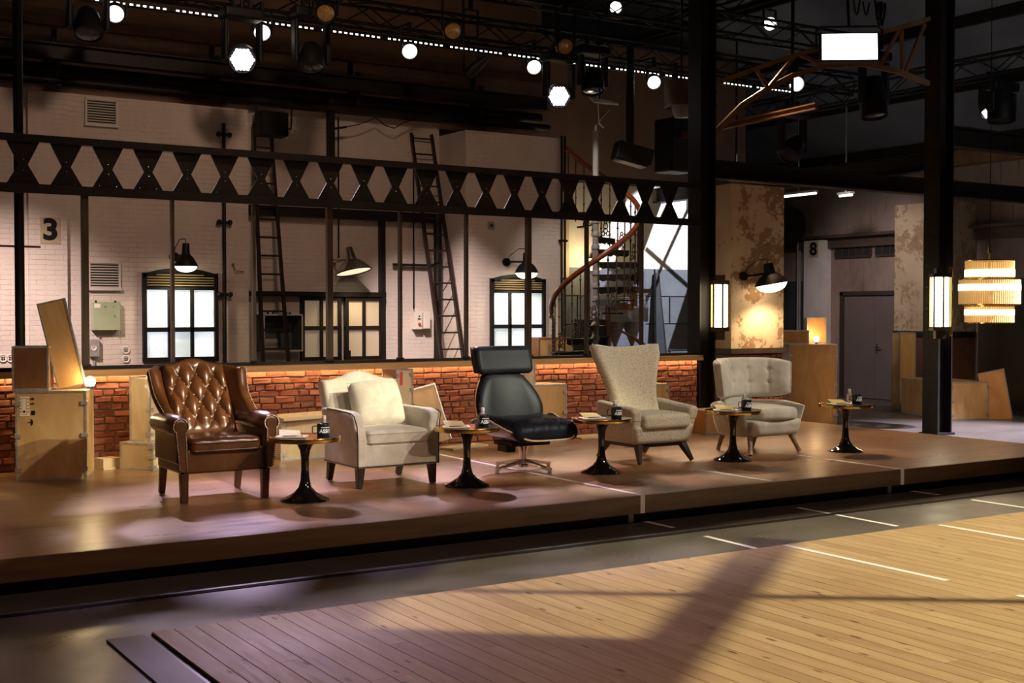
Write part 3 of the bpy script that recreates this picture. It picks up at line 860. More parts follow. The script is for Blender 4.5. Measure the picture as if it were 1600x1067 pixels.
def wing_chair():
    t = thing('wing_armchair', (3.25, 9.56, SZ), 'buttoned brown leather wing armchair with rolled arms at the left end of the row', 'armchair')
    L = MAT['leather']
    bm = new_bm(); rb(bm, (.71, .60, .19), .025, (0, -.005, .315)); mk('seat_frame', bm, L, t)
    def crown(p):
        k = (1 - (p.x / .29) ** 2) * (1 - (p.y / .30) ** 2)
        return (p.x, p.y, p.z + (.022 * k if p.z > 0 else 0) + .004 * math.sin(p.x * 40) * math.sin(p.y * 31 + 1) * (1 if p.z > 0 else 0))
    bm = new_bm(); rb(bm, (.56, .56, .12), .04, (0, -.055, .425), crown, n=14, k=3)
    cu = mk('seat_cushion', bm, L, t)
    bm = new_bm()
    for zz in (.030, -.030):
        pts = [(-.27, .21, zz), (-.27, -.26, zz), (-.25, -.283, zz), (.25, -.283, zz), (.27, -.26, zz), (.27, .21, zz)]
        tube(bm, [(x, y - .055, z + .425) for x, y, z in pts], .006, 6)
    mk('piping', bm, L, cu)
    # buttoned back
    def camel(u):
        return .055 * math.exp(-((u - .5) / .24) ** 2)
    def back(u, v):
        x = (-.265 + .53 * u)
        return (x, .15 + .42 * v + .03 * math.cos(PI * (u - .5)) - .03, .40 + .60 * v + camel(u) * v * v)
    A_, B_ = 3.6, 2.7
    def tuft(u, v):
        a, b = u * A_ - .3, v * B_ + .28
        f = abs(math.sin(PI * (a + b))) * abs(math.sin(PI * (a - b)))
        m = max(0, min(1, (v - .13) / .12)) * max(0, min(1, (.93 - v) / .10)) * max(0, min(1, (u - .0) / .06)) * max(0, min(1, (1 - u) / .06))
        return .048 * (f ** .42) * m + .030 * (1 - m) * (1 if v > .5 else .5)
    bm = new_bm(); sheet(bm, back, 64, 60, .11, tuft, e=.05); bk = mk('backrest', bm, L, t, ang=60)
    bm = new_bm()
    for i in range(-8, 14):
        for j in range(-8, 14):
            a, b = (i + j) / 2, (i - j) / 2
            u, v = (a + .3) / A_, (b - .28) / B_
            if .05 < u < .95 and .15 < v < .93:
                p = Vector(back(u, v)) + Vector((0, -.82, .57)) * .060
                ball(bm, p, .0095, 7, 5)
    mk('buttons', bm, L, bk)
    for s in (-1, 1):
        # wing: S shaped front edge, rolled outwards
        def wing(u, v, s=s):
            z = .56 + .46 * v
            yb = .15 + .42 * (z - .40) / .60
            d = .50 - .30 * math.sin(min(1, v * 1.5) * PI / 2) + .06 * max(0, v - .5) / .5
            x = .275 + .095 * u + .02 * u * v - .02 * (1 - v) * u
            return (s * x, yb + .03 - d * u, z - .02 * u * v * v)
        f2 = wing if s < 0 else (lambda u, v: wing(1 - u, v, 1))
        bm = new_bm(); sheet(bm, f2 if s > 0 else wing, 16, 20, .095, e=.14); w = mk('wing', bm, L, t, ang=60)
        bm = new_bm()
        for k in range(34):
            v = .06 + .9 * k / 33
            p = Vector(wing(.985, v)); ball(bm, p + Vector((s * .020, -.008, 0)), .0062, 6, 4)
        mk('nailheads', bm, MAT['nail'], w)
        # rolled arm
        bm = new_bm()
        rb(bm, (.085, .58, .30), .02, (s * .345, -.03, .45))
        tube(bm, [(s * .362, .24, .585), (s * .362, .10, .590), (s * .362, -.15, .592), (s * .362, -.30, .590), (s * .362, -.33, .588)], [.070, .078, .080, .078, .06], 18)
        a = mk('arm', bm, L, t, ang=50)
        bm = new_bm()
        lathe(bm, [(0, .022), (.045, .020), (.062, .010), (.066, 0), (.066, -.02)], 20, Matrix.Translation((s * .362, -.325, .588)) @ Matrix.Rotation(PI / 2, 4, 'X'))
        prism(bm, [(s * .405, .56), (s * .402, .46), (s * .375, .40), (s * .370, .24), (s * .315, .24), (s * .305, .38), (s * .322, .48), (s * .318, .56)], -.345, -.30)
        sp = mk('arm_facing', bm, L, a, ang=30, bevel=.006)
        bm = new_bm()
        for k in range(22):
            an = PI * 1.45 * k / 21 - PI * .22
            ball(bm, (s * .362 + .058 * math.cos(an), -.344, .588 + .058 * math.sin(an)), .0068, 6, 4)
        for xe, ze in (((.40, .55), (.372, .26)), ((.325, .54), (.318, .26))):
            for k in range(20):
                f = k / 19
                ball(bm, (s * (xe[0] + (ze[0] - xe[0]) * f), -.347, xe[1] + (ze[1] - xe[1]) * f), .0062, 6, 4)
        mk('nailheads', bm, MAT['nail'], a)
        taper_leg(t, (s * .325, -.285, .23), (s * .322, -.285, 0), .062, .052, MAT['mahogany'])
        taper_leg(t, (s * .315, .265, .23), (s * .315, .315, 0), .055, .045, MAT['mahogany'])
wing_chair()

def cream_chair():
    t = thing('armchair', (4.735, 9.565, SZ), 'cream velvet armchair with a loose back pillow and dark nail trim', 'armchair')
    C = MAT['cream']
    bm = new_bm(); rb(bm, (.76, .66, .20), .02, (0, 0, .265)); mk('seat_frame', bm, C, t)
    def crown(p):
        k = (1 - (p.x / .30) ** 2) * (1 - (p.y / .32) ** 2)
        return (p.x, p.y, p.z + (.02 * k if p.z > 0 else 0))
    bm = new_bm(); rb(bm, (.565, .58, .125), .035, (0, -.055, .412), crown, n=10); cu = mk('seat_cushion', bm, C, t)
    bm = new_bm()
    for zz in (.036, -.036):
        tube(bm, [(-.275, .2, zz + .412), (-.275, -.33, zz + .412), (-.262, -.344, zz + .412), (.262, -.344, zz + .412), (.275, -.33, zz + .412), (.275, .2, zz + .412)], .005, 6)
    mk('piping', bm, MAT['grey_velvet'], cu)
    def back(u, v):
        x = (-.375 + .75 * u) * (1 - .05 * v)
        return (x, .22 + .29 * v, .30 + .54 * v + .085 * math.exp(-((u - .5) / .24) ** 2) * v * v)
    bm = new_bm(); sheet(bm, back, 30, 24, .125, lambda u, v: .02, e=.05); bk = mk('backrest', bm, C, t, ang=60)
    bm = new_bm()
    pts = [Vector(back(.03, .1 + .87 * k / 12)) for k in range(13)] + [Vector(back(.03 + .94 * k / 24, .965)) for k in range(25)] + [Vector(back(.97, .97 - .87 * k / 12)) for k in range(13)]
    tube(bm, [p + Vector((0, -.060, .012)) for p in pts], .0055, 6); mk('nail_trim', bm, MAT['piping'], bk)
    for s in (-1, 1):
        def arm(p, s=s):
            z = p.z; y = p.y
            if z > 0:
                z = z - max(0, (-y - .20)) * .12
                sc = max(0, (-y - .26) / .07)
                z -= sc * .02
            return (p.x + s * .03 * max(0, p.z) / .23, y + (.02 if (z > .1 and y < -.2) else 0), z)
        bm = new_bm(); rb(bm, (.105, .665, .47), .03, (s * .335, -.005, .40), arm, n=12); a = mk('arm', bm, C, t, ang=60)
        bm = new_bm()
        pts = [(s * .378, -.343, .175), (s * .378, -.343, .40), (s * .385, -.342, .52), (s * .405, -.330, .60), (s * .408, -.28, .622), (s * .408, 0, .632), (s * .408, .2, .635)]
        tube(bm, pts, .0055, 6)
        mk('nail_trim', bm, MAT['piping'], a)
        taper_leg(t, (s * .335, -.29, .17), (s * .345, -.295, 0), .068, .045, MAT['darkwood'])
        taper_leg(t, (s * .335, .28, .17), (s * .335, .325, 0), .062, .045, MAT['darkwood'])
    bm = new_bm(); tube(bm, [(-.383, .32, .182), (-.383, -.333, .182), (.383, -.333, .182), (.383, .32, .182)], .0065, 6); mk('nail_trim', bm, MAT['piping'], t)
    return t
cream_chair()
# loose pillow: a thing of its own
def puff(sx, sz):
    def f(p):
        a, b = abs(p.x) / (sx / 2), abs(p.z) / (sz / 2)
        k = (1 - a ** 2.6) * (1 - b ** 2.6)
        return (p.x * (1 - .05 * b ** 2), p.y * (.30 + .85 * max(0, k) ** .5), p.z * (1 - .05 * a ** 2))
    return f
bm = new_bm(); rb(bm, (.46, .19, .43), .05, (0, 0, 0), puff(.46, .43), n=14)
pw = one('back_pillow', bm, MAT['cream'], 'square cream velvet pillow leaning in the cream armchair', 'pillow', loc=(4.755, 9.685, .905), rot=(R(-27), R(-3), R(-5)), ang=70)
bm = new_bm()
tube(bm, [(-.225, 0, -.21), (-.23, 0, 0), (-.225, 0, .21), (0, 0, .217), (.225, 0, .21), (.23, 0, 0), (.225, 0, -.21), (0, 0, -.217)], .006, 6, closed=True)
mk('piping', bm, MAT['cream'], pw)

def lounge_chair():
    t = thing('lounge_chair', (6.19, 9.56, SZ + .002), 'black leather swivel lounge chair with walnut shell and separate headrest', 'armchair')
    B = MAT['bleather']
    def shell(u, v):
        # v: 0 back .. 1 front, u across
        w = .385 * (1 - .10 * v); a = 2 * u - 1
        rise = (.20 * (1 - v) ** .9 * min(1, .35 + v * 2.6) + .055) * abs(a) ** 4.5
        x = a * w * (1 - .04 * abs(a)) * 1.06
        return (x * (1 - .14 * max(0, v - .8) / .2 * abs(a) ** 2), .28 - .75 * v + .09 * abs(a) ** 4 * v ** 6, .275 + rise + .04 * v * v + .05 * (1 - v) ** 3)
    sf = lambda u, v: shell(1 - u, v)
    bm = new_bm(); sheet(bm, lambda u, v: shell(u, 1 - v), 26, 18, .018, e=.02); sh = mk('seat_shell', bm, MAT['walnut_ply'], t, ang=60)
    bm = new_bm()
    rim = [Vector(shell(0, k / 14)) for k in range(15)] + [Vector(shell(k / 24, 1)) for k in range(25)] + [Vector(shell(1, 1 - k / 14)) for k in range(15)]
    tube(bm, [p + Vector((0, -.003, 0)) for p in rim], .0085, 6); mk('shell_edge', bm, MAT['ply_edge'], sh)
    def pad(p):
        a, b = p.x / .34, p.y / .34
        z = p.z
        if p.z > 0:
            z += .030 * (1 - a * a) * (1 - .4 * b * b) + .0035 * math.sin(p.x * 70 + 14 * p.y) * max(0, -b) * (1 - .3 * abs(a)) + .003 * math.sin(p.x * 118 + 3 - 20 * p.y) * max(0, -b)
        z += .055 * abs(a) ** 3 * (1 if p.z > 0 else .9) * max(0.1, (.4 + .6 * b))
        if b < -.55:
            z -= (-b - .55) * .10
        return (p.x * (1 - .06 * max(0, b)), p.y - .0, z)
    bm = new_bm(); rb(bm, (.68, .66, .150), .07, (0, -.105, .398), pad, n=34, k=4); mk('seat_pad', bm, B, t, ang=70)
    def outline(u, v, w0, w1, h):
        a, b = 2 * u - 1, 2 * v - 1
        x = a * math.sqrt(1 - .42 * b * b); z = b * math.sqrt(1 - .42 * a * a)
        return x, z
    def backm(u, v, off=0):
        a, b = outline(u, v, 1, 1, 1)
        w = .34 - .10 * (b + .75) / 1.5
        x = a * w * 1.18; zz = .64 + b * .275 * 1.02
        y = .235 + .30 * (zz - .40) - .07 * (x / .33) ** 2 + off
        return (x, y, zz)
    bm = new_bm(); sheet(bm, lambda u, v: backm(u, v), 20, 20, .085, lambda u, v: .018 * (1 - (2 * u - 1) ** 2) * (1 - (2 * v - 1) ** 2), e=.16); mk('back_pad', bm, B, t, ang=70)
    bm = new_bm(); sheet(bm, lambda u, v: backm(u, v, .062), 20, 20, .018, e=.04); b2 = mk('back_shell', bm, MAT['walnut_ply'], t, ang=60)
    bm = new_bm(); ed = []
    for k in range(64):
        s = k / 16
        uv = [(s % 1, 0), (1, s % 1), (1 - s % 1, 1), (0, 1 - s % 1)][int(s)]
        ed.append(Vector(backm(uv[0], uv[1], .058)))
    tube(bm, ed, .006, 6, closed=True); mk('shell_edge', bm, MAT['ply_edge'], b2)
    def head(p):
        return (p.x * (1 - .03 * abs(p.z) / .12), p.y + .22 * p.x * p.x * -1 + .28 * p.z, p.z)
    bm = new_bm(); rb(bm, (.635, .115, .262), .055, (0, .375, 1.005), head, n=14, k=5); mk('headrest', bm, B, t, ang=70)
    bm = new_bm(); rb(bm, (.62, .022, .245), .010, (0, .437, 1.005), head, n=12); mk('headrest_shell', bm, MAT['walnut_ply'], t, ang=60)
    bm = new_bm(); bar(bm, (0, .44, .80), (0, .49, .98), .06, .02); mk('headrest_bracket', bm, MAT['chrome'], t, ang=0)
    bm = new_bm(); bx(bm, -.20, .22, -.12, .20, .235, .275); bx(bm, -.22, -.12, -.06, .1, .18, .25); mk('tilt_mechanism', bm, MAT['black'], t, ang=0, bevel=.006)
    bm = new_bm(); lathe(bm, [(0, .24), (.07, .24), (.045, .20), (.034, .16), (.034, .06), (.05, .05), (.05, .03), (0, .03)], 20); mk('pedestal', bm, MAT['chrome'], t)
    for k in range(4):
        an = R(12 + 90 * k); dx, dy = math.cos(an), math.sin(an)
        bm = new_bm(); bar(bm, (dx * .03, dy * .03, .085), (dx * .34, dy * .34, .036), .05, .035, .032, .022); f = mk('base_foot', bm, MAT['chrome'], t, ang=20, bevel=.005)
        bm = new_bm(); lathe(bm, [(0, .05), (.022, .05), (.022, .016), (.012, .014), (.020, .010), (.020, 0), (0, 0)], 12, Matrix.Translation((dx * .335, dy * .335, 0))); mk('glide', bm, MAT['chrome'], f)
lounge_chair()

def tweed_chair():
    t = thing('wing_armchair', (7.64, 9.60, SZ), 'tall beige tweed wing armchair with flared back on dark splayed legs', 'armchair')
    T = MAT['tweed']
    def back(u, v):
        a = 2 * u - 1
        w = .295 + .02 * math.sin(v * PI) * -1 + .165 * max(0, v - .30) ** 1.25 / .64
        curl = .10 * abs(a) ** 2.2 * (.5 + .5 * v)
        a = a * (1 - .10 * max(0, v - .86) / .14 * abs(a) ** 6)
        return (a * w, .145 + .25 * v - curl, .36 + .745 * v + .050 * a * a * v ** 3 - .035 * abs(a) ** 10 * v ** 6)
    bm = new_bm(); sheet(bm, back, 28, 30, .10, lambda u, v: .012, e=.055); mk('backrest', bm, T, t, ang=70)
    def body(p):
        k = (p.z + .12) / .24
        return (p.x * (.86 + .14 * k), p.y * (.9 + .1 * k), p.z)
    bm = new_bm(); rb(bm, (.78, .66, .19), .05, (0, -.01, .285), body, n=10); mk('seat_frame', bm, T, t, ang=70)
    def crown(p):
        k = (1 - (p.x / .30) ** 2) * (1 - (p.y / .32) ** 2)
        return (p.x, p.y, p.z + (.025 * k if p.z > 0 else 0))
    bm = new_bm(); rb(bm, (.58, .60, .14), .045, (0, -.075, .405), crown, n=10); mk('seat_cushion', bm, T, t, ang=70)
    for s in (-1, 1):
        def arm(p, s=s):
            k = (p.z + .18) / .36; y = p.y
            if y < 0:
                y = y * (.84 + .22 * k)
            zt = p.z + (.03 * (p.y / .3) if p.z > .05 else 0)
            return (p.x + s * (.055 * k - .03), y, zt)
        bm = new_bm(); rb(bm, (.125, .60, .36), .045, (s * .335, -.035, .385), arm, n=12, k=4); mk('arm', bm, T, t, ang=70)
    D = MAT['darkwood']
    bm = new_bm()
    bar(bm, (-.27, -.235, .178), (.27, -.235, .178), .05, .045); bar(bm, (-.27, .235, .178), (.27, .235, .178), .05, .045)
    for s in (-1, 1):
        bar(bm, (s * .27, -.26, .178), (s * .27, .26, .178), .05, .045)
    mk('base_frame', bm, D, t, ang=0, bevel=.004)
    for s in (-1, 1):
        taper_leg(t, (s * .265, -.235, .20), (s * .325, -.34, 0), .07, .034, D)
        taper_leg(t, (s * .265, .235, .20), (s * .29, .375, 0), .07, .034, D, MAT['brass'] if s > 0 else None)
tweed_chair()

def grey_chair():
    t = thing('tub_armchair', (9.08, 9.56, SZ), 'pale grey velvet tub armchair with a curved buttoned back', 'armchair')
    G = MAT['grey_velvet']
    A0 = R(72)
    def back(u, v):
        a = 2 * u - 1; b = 2 * v - 1
        an = a * A0
        hx = math.sqrt(max(0, 1 - .16 * abs(a) ** 6)); 
        zc = .765 + .02 * (1 - a * a) * 0
        half = .205 * (1 - .22 * abs(a) ** 5)
        top = .03 * a * .0
        lean = .07 * (b + 1) / 2
        r = .47 + .03 * (b + 1) / 2
        x = r * math.sin(an) / math.sin(A0)
        y = .26 - .30 * (1 - math.cos(an)) / (1 - math.cos(A0)) + lean * math.cos(an)
        return (x, y, zc + b * half)
    def tuft(u, v):
        d = 0
        for bu in (.2, .4, .6, .8):
            for bv in (.36, .70):
                q = ((u - bu) / .030) ** 2 + ((v - bv) / .055) ** 2
                d -= .022 * math.exp(-q)
            d -= .010 * math.exp(-((u - bu) / .013) ** 2)
        return .035 * (1 - (2 * v - 1) ** 2) + d
    bm = new_bm(); sheet(bm, back, 60, 26, .085, tuft, e=.09); bk = mk('backrest', bm, G, t, ang=75)
    bm = new_bm()
    for bu in (.2, .4, .6, .8):
        for bv in (.36, .70):
            p = Vector(back(bu, bv)); q = Vector(back(bu, bv + .01)) - p; s = Vector(back(bu + .01, bv)) - p
            n = s.cross(q).normalized(); ball(bm, p + n * .044, .010, 7, 5)
    mk('buttons', bm, G, bk)
    bm = new_bm(); ed = []
    for k in range(100):
        s = k / 25
        uv = [(s % 1, 0), (1, s % 1), (1 - s % 1, 1), (0, 1 - s % 1)][int(s)]
        ed.append(Vector(back(uv[0], uv[1])))
    tube(bm, ed, .007, 6, closed=True); mk('piping', bm, MAT['cream'], bk)
    def tub(u, v):
        a = 2 * u - 1; an = a * R(118)
        k = v
        r = .36 + .115 * k ** .8
        x = r * math.sin(an) * (1.0 if abs(an) < PI / 2 else 1.0)
        y = -.02 + (.33 + .04 * k) * math.cos(an) * (1.0 if abs(an) < PI / 2 else 1.55)
        return (x, y, .20 + (.32 - .06 * math.cos(an) * 0) * k * (1 - .10 * max(0, abs(a) - .7) / .3))
    bm = new_bm(); sheet(bm, lambda u, v: tub(1 - u, v), 44, 14, .10, e=.09); mk('arm_shell', bm, G, t, ang=75)
    def body(p):
        k = (p.z + .1) / .2
        rx = 1 - .25 * max(0, abs(p.y) / .34 - .55)
        return (p.x * (.82 + .18 * k) * rx, p.y * (.88 + .12 * k), p.z)
    bm = new_bm(); rb(bm, (.78, .70, .17), .06, (0, -.03, .275), body, n=12); mk('seat_frame', bm, G, t, ang=75)
    def crown(p):
        k = max(0, 1 - (p.x / .31) ** 2) * max(0, 1 - (p.y / .33) ** 2)
        rx = 1 - .22 * max(0, abs(p.y) / .32 - .45)
        return (p.x * rx, p.y - .05 * (1 - (p.x / .31) ** 2) * (1 if p.y < 0 else 0), p.z + (.03 * k if p.z > 0 else 0))
    bm = new_bm(); rb(bm, (.60, .60, .12), .05, (0, -.06, .415), crown, n=12); cu = mk('seat_cushion', bm, G, t, ang=75)
    bm = new_bm(); rb(bm, (.40, .09, .34), .03, (0, .29, .50)); mk('back_support', bm, G, t, ang=60)
    W = MAT['greywood']
    for s in (-1, 1):
        for (p, q) in (((s * .28, -.22, .21), (s * .345, -.30, .01)), ((s * .24, .22, .21), (s * .245, .30, .01))):
            bm = new_bm(); tube(bm, [p, q], [.030, .019], 12); lg = mk('leg', bm, W, t)
            bm = new_bm(); d = (Vector(q) - Vector(p)).normalized(); tube(bm, [Vector(q) - d * .04, Vector(q) - d * .0], [.025, .022], 12); mk('ferrule', bm, MAT['sign'], lg)
grey_chair()

# ================================================================== SIDE TABLES AND WHAT STANDS ON THEM
TB = [(3.765, 8.92, 'between the leather and the cream armchair'), (5.235, 8.955, 'between the cream armchair and the black lounge chair'), (6.70, 9.04, 'between the black lounge chair and the tweed armchair'), (8.35, 9.10, 'between the tweed and the grey armchair'), (9.90, 9.07, 'alone at the right end of the row')]
where = ['first', 'second', 'third', 'fourth', 'rightmost']
tb0 = None
for i, (x, y, w) in enumerate(TB):
    lab = 'round brass rimmed tulip side table ' + w
    if tb0 is None:
        tb0 = thing('side_table', (x, y, SZ), lab, 'side table', 'tulip side tables')
        bm = new_bm(); lathe(bm, [(0, 0), (.188, 0), (.190, .008), (.180, .016), (.135, .035), (.085, .065), (.050, .105), (.036, .16), (.030, .24), (.031, .33), (.040, .39), (.060, .43), (.085, .455), (.10, .465), (0, .465)], 48)
        mk('pedestal', bm, MAT['blackgloss'], tb0, ang=30)
        bm = new_bm(); lathe(bm, [(0, .465), (.268, .465), (.268, .4975), (0, .4975)], 64); mk('table_top', bm, MAT['marble'], tb0, ang=30)
        bm = new_bm(); lathe(bm, [(.266, .463), (.274, .463), (.275, .466), (.275, .496), (.274, .499), (.268, .499)], 64); mk('rim', bm, MAT['brass'], tb0, ang=30)
    else:
        o = copy_tree(tb0); o.location = (x, y, SZ); o['label'] = lab
TT = SZ + .4975
def bend_text(txt, size, r, z, a0):
    me = text_mesh(txt, size)
    for v in me.vertices:
        a = a0 + v.co.x / r
        v.co = Vector((math.sin(a) * (r + .0006), -math.cos(a) * (r + .0006), z + v.co.y))
    return me
mug0 = None; bot0 = None; bk0 = None
for i, (x, y, w) in enumerate(TB):
    mx, my = x + .128, y - .055
    if i == 4:
        mx, my = x + .15, y - .02
    if mug0 is None:
        mug0 = thing('mug', (mx, my, TT), '', 'mug', 'navy mugs on the side tables', rotz=R(-24))
        bm = new_bm(); lathe(bm, [(0, 0), (.044, 0), (.0485, .006), (.0485, .094), (.0475, .097), (.045, .094), (.045, .012), (0, .010)], 32); mk('body', bm, MAT['mug'], mug0, ang=40)
        bm = new_bm(); tube(bm, [(-.046, 0, .078), (-.075, 0, .078), (-.082, 0, .070), (-.082, 0, .034), (-.075, 0, .024), (-.046, 0, .024)], .0042, 8); mk('handle', bm, MAT['mug'], mug0)
        me = bend_text('ASSO', .040, .0485, .040, .42)
        tx = bpy.data.objects.new('lettering', me); COL.objects.link(tx); tx.parent = mug0; me.materials.append(MAT['print'])
        bm = new_bm()
        for k in range(9):
            a = .42 + (k - 4) * .165
            box(bm, (math.sin(a) * .0489, -math.cos(a) * .0489, .069), (.0056, .0006, .0075), rot=(0, 0, a))
        mk('small_print', bm, MAT['print'], mug0, ang=0)
        mg = mug0
        bot0 = thing('water_bottle', (mx + .045, my + .085, TT), '', 'bottle', 'small clear bottles beside the mugs')
        bm = new_bm(); lathe(bm, [(0, 0), (.026, 0), (.029, .004), (.029, .085), (.024, .105), (.014, .118), (.0135, .130), (0, .130)], 24); mk('body', bm, MAT['bottle'], bot0, ang=40)
        bm = new_bm(); lathe(bm, [(0, .120), (.0155, .120), (.0160, .124), (.0155, .150), (0, .150)], 16); mk('cap', bm, MAT['white_plastic'], bot0, ang=40)
        bm = new_bm(); lathe(bm, [(.0293, .03), (.0296, .032), (.0296, .07), (.0293, .072)], 24); mk('wrapper', bm, MAT['white_plastic'], bot0)
        bt = bot0
        bk0 = thing('notebook', (x - .115, y - .02, TT), '', 'notebook', 'open notebooks on the side tables', rotz=R(-34))
        bm = new_bm(); bx(bm, -.115, .115, -.075, .075, .0012, .011); mk('pages', bm, MAT['paper'], bk0, ang=0, bevel=.002)
        bm = new_bm()
        _add(bm, [(-.09, -.03, .011), (.08, -.05, .012), (.05, .05, .045), (-.11, .055, .05), (-.09, -.03, .014), (.08, -.05, .015), (.05, .05, .048), (-.11, .055, .053)], [(0, 1, 2, 3), (7, 6, 5, 4), (0, 4, 5, 1), (1, 5, 6, 2), (2, 6, 7, 3), (3, 7, 4, 0)])
        mk('raised_cover', bm, MAT['olive_cover'], bk0, ang=0)
        bm = new_bm(); tube(bm, [(-.06, -.055, .0145), (.09, -.035, .0145)], .004, 8); mk('pen', bm, MAT['black'], bk0)
        bk = bk0
    else:
        mg = copy_tree(mug0); bt = copy_tree(bot0); bk = copy_tree(bk0)
        mg.location = (mx, my, TT); bt.location = (mx + (.045 if i < 4 else -.05), my + (.085 if i < 4 else .06), TT); bk.location = (x - .115, y - .02, TT)
        bk.rotation_euler = (0, 0, R(-34 + (i * 13) % 30 - 8))
    ww = '%s table from the left' % where[i] if i < 4 else 'rightmost side table'
    mg['label'] = 'navy mug with white ASSO lettering on the ' + ww
    bt['label'] = 'clear white capped bottle by the mug, ' + ww
    bk['label'] = 'notebook with raised olive cover and pen on the ' + ww

# ================================================================== CRATES
def crate(loc, rotz, s, label, mat='ply', strip='galv', clasps=True, tilt=None, name='plywood_crate', cat='crate', group='plywood transport crates', edge=.018):
    t = thing(name, loc, label, cat, group, rot=(tilt or (0, 0, rotz)))
    X, Y, Z = s
    bm = new_bm(); bx(bm, -X / 2 + .002, X / 2 - .002, -Y / 2 + .002, Y / 2 - .002, .002, Z - .002); mk('box', bm, MAT[mat], t, ang=0)
    e = edge
    for a in (-1, 1):
        for b in (-1, 1):
            bm = new_bm(); box(bm, (a * (X / 2 - e / 2 + .002), b * (Y / 2 - e / 2 + .002), Z / 2), (e, e, Z)); mk('edge_strip', bm, MAT[strip], t, ang=0)
            bm = new_bm(); box(bm, (a * (X / 2 - e / 2 + .002), 0, Z / 2 + b * (Z / 2 - e / 2)), (e, Y - 2 * e, e)); mk('edge_strip', bm, MAT[strip], t, ang=0)
            bm = new_bm(); box(bm, (0, a * (Y / 2 - e / 2 + .002), Z / 2 + b * (Z / 2 - e / 2)), (X - 2 * e, e, e)); mk('edge_strip', bm, MAT[strip], t, ang=0)
    if clasps:
        for a in (-1, 1):
            for f in (.12, .5, .86):
                bm = new_bm(); box(bm, (a * (X / 2 + .004), -Y / 2 + .02, Z * f), (.012, .05, .035)); box(bm, (a * (X / 2 - .02), -Y / 2 - .004, Z * f), (.05, .012, .035))
                mk('clasp', bm, MAT['galv'], t, ang=0)
    return t
A = crate((2.46, 11.44, SZ), R(-20), (.58, .56, .775), 'large plywood crate with shipping label at the far left of the stage', 'ply')
# shipping marks on its front, turned on their side
M0 = Matrix.Translation((-.29, -.2815, .775))
bm = new_bm(); bx(bm, .035, .115, -.001, 0, -.215, -.045, M=M0); lb = mk('shipping_label', bm, MAT['label'], A, ang=0)
bm = new_bm()
for x0, x1, z0, z1 in ((.052, .092, -.062, -.058), (.052, .092, -.202, -.198), (.052, .055, -.202, -.058), (.089, .092, -.202, -.058)):
    bx(bm, x0, x1, -.0022, -.001, z0, z1, M=M0)
mk('red_border', bm, MAT['redink'], lb, ang=0)
bm = new_bm()
for k in range(5):
    bx(bm, .100, .108, -.002, -.001, -.07 - k * .028, -.062 - k * .028, M=M0); bx(bm, .04, .046, -.002, -.001, -.07 - k * .028, -.058 - k * .028, M=M0)
bx(bm, .062, .080, -.002, -.001, -.185, -.165, M=M0)
mk('small_print', bm, MAT['ink'], lb, ang=0)
bm = new_bm()
for zz in (-.066, -.108):
    bx(bm, .118, .142, -.0014, -.0004, zz - .004, zz + .004, M=M0); prism(bm, [(.140, zz - .011), (.158, zz), (.140, zz + .011)], -.0014, -.0004, M=M0)
bx(bm, .134, .160, -.0014, -.0004, -.205, -.168, M=M0); prism(bm, [(.128, -.187), (.134, -.168), (.134, -.205)], -.0014, -.0004, M=M0)
bx(bm, .104, .126, -.0014, -.0004, -.272, -.266, M=M0)
prism(bm, [(.126, -.30), (.139, -.288), (.144, -.269), (.139, -.25), (.126, -.238)], -.0014, -.0004, M=M0)
mk('handling_marks', bm, MAT['ink'], A, ang=0)
TA = SZ + .775
crate((2.275, 11.47, TA), R(-20), (.30, .26, .385), 'small crate, shade put into its dark brown colour, standing on the large left crate', 'ply_dark', clasps=False)  # dark plywood paints in the shadow on this crate
t = thing('leaning_panel', (2.59, 11.355, TA), 'tall plywood panel leaning on the small dark crate', 'panel', rot=(0, R(-13), R(-22)))
bm = new_bm(); bx(bm, -.11, .11, -.012, .012, .03, .79); mk('board', bm, MAT['ply'], t, ang=0)
bm = new_bm()
bx(bm, -.122, -.108, -.018, .018, .03, .80); bx(bm, .108, .122, -.018, .018, .03, .80); bx(bm, -.122, .122, -.018, .018, .788, .802)
mk('metal_edging', bm, MAT['galv'], t, ang=0)
gl = thing('globe_bulb', (2.735, 11.34, TA), 'glowing globe bulb lying on the large left crate', 'lamp')
bm = new_bm(); ball(bm, (0, 0, .062), .048, 20, 12); mk('globe', bm, MAT['bulb_on'], gl)
bm = new_bm(); lathe(bm, [(0, 0), (.026, 0), (.026, .022), (.016, .026), (0, .026)], 14); mk('socket', bm, MAT['black'], gl)
L = bpy.data.lights.new('globe_glow', 'POINT'); L.energy = 9; L.color = (1, .72, .36); L.shadow_soft_size = .05
lo = bpy.data.objects.new('globe_glow', L); COL.objects.link(lo); lo.location = (2.72, 11.24, TA + .10)
crate((3.36, 11.62, SZ), R(38), (.46, .36, .255), 'low pale crate on the stage behind the leather armchair', 'ply_pale')
crate((3.33, 11.60, SZ + .255), R(38), (.27, .22, .60), 'tall narrow pale crate stacked behind the leather armchair', 'ply_pale')
t = thing('loose_board', (2.99, 11.76, SZ), 'pale loose board lying beside the large left crate', 'board', rot=(0, 0, R(20)))
bm = new_bm(); bx(bm, -.11, .11, -.10, .10, 0, .02); bx(bm, -.10, .10, -.08, .08, .021, .10); mk('plank', bm, MAT['ply_pale'], t, ang=0)
C = crate((4.92, 11.68, SZ), R(-4), (.60, .36, .40), 'low pale crate between the leather and the cream armchair', 'ply_pale')
bm = new_bm(); box(bm, (.02, -.06, .417), (.66, .40, .02), rot=(R(2), R(-1.5), R(6))); box(bm, (.02, -.262, .415), (.66, .012, .03), rot=(0, R(-1.5), R(6))); mk('lid', bm, MAT['ply_pale'], C, ang=0)
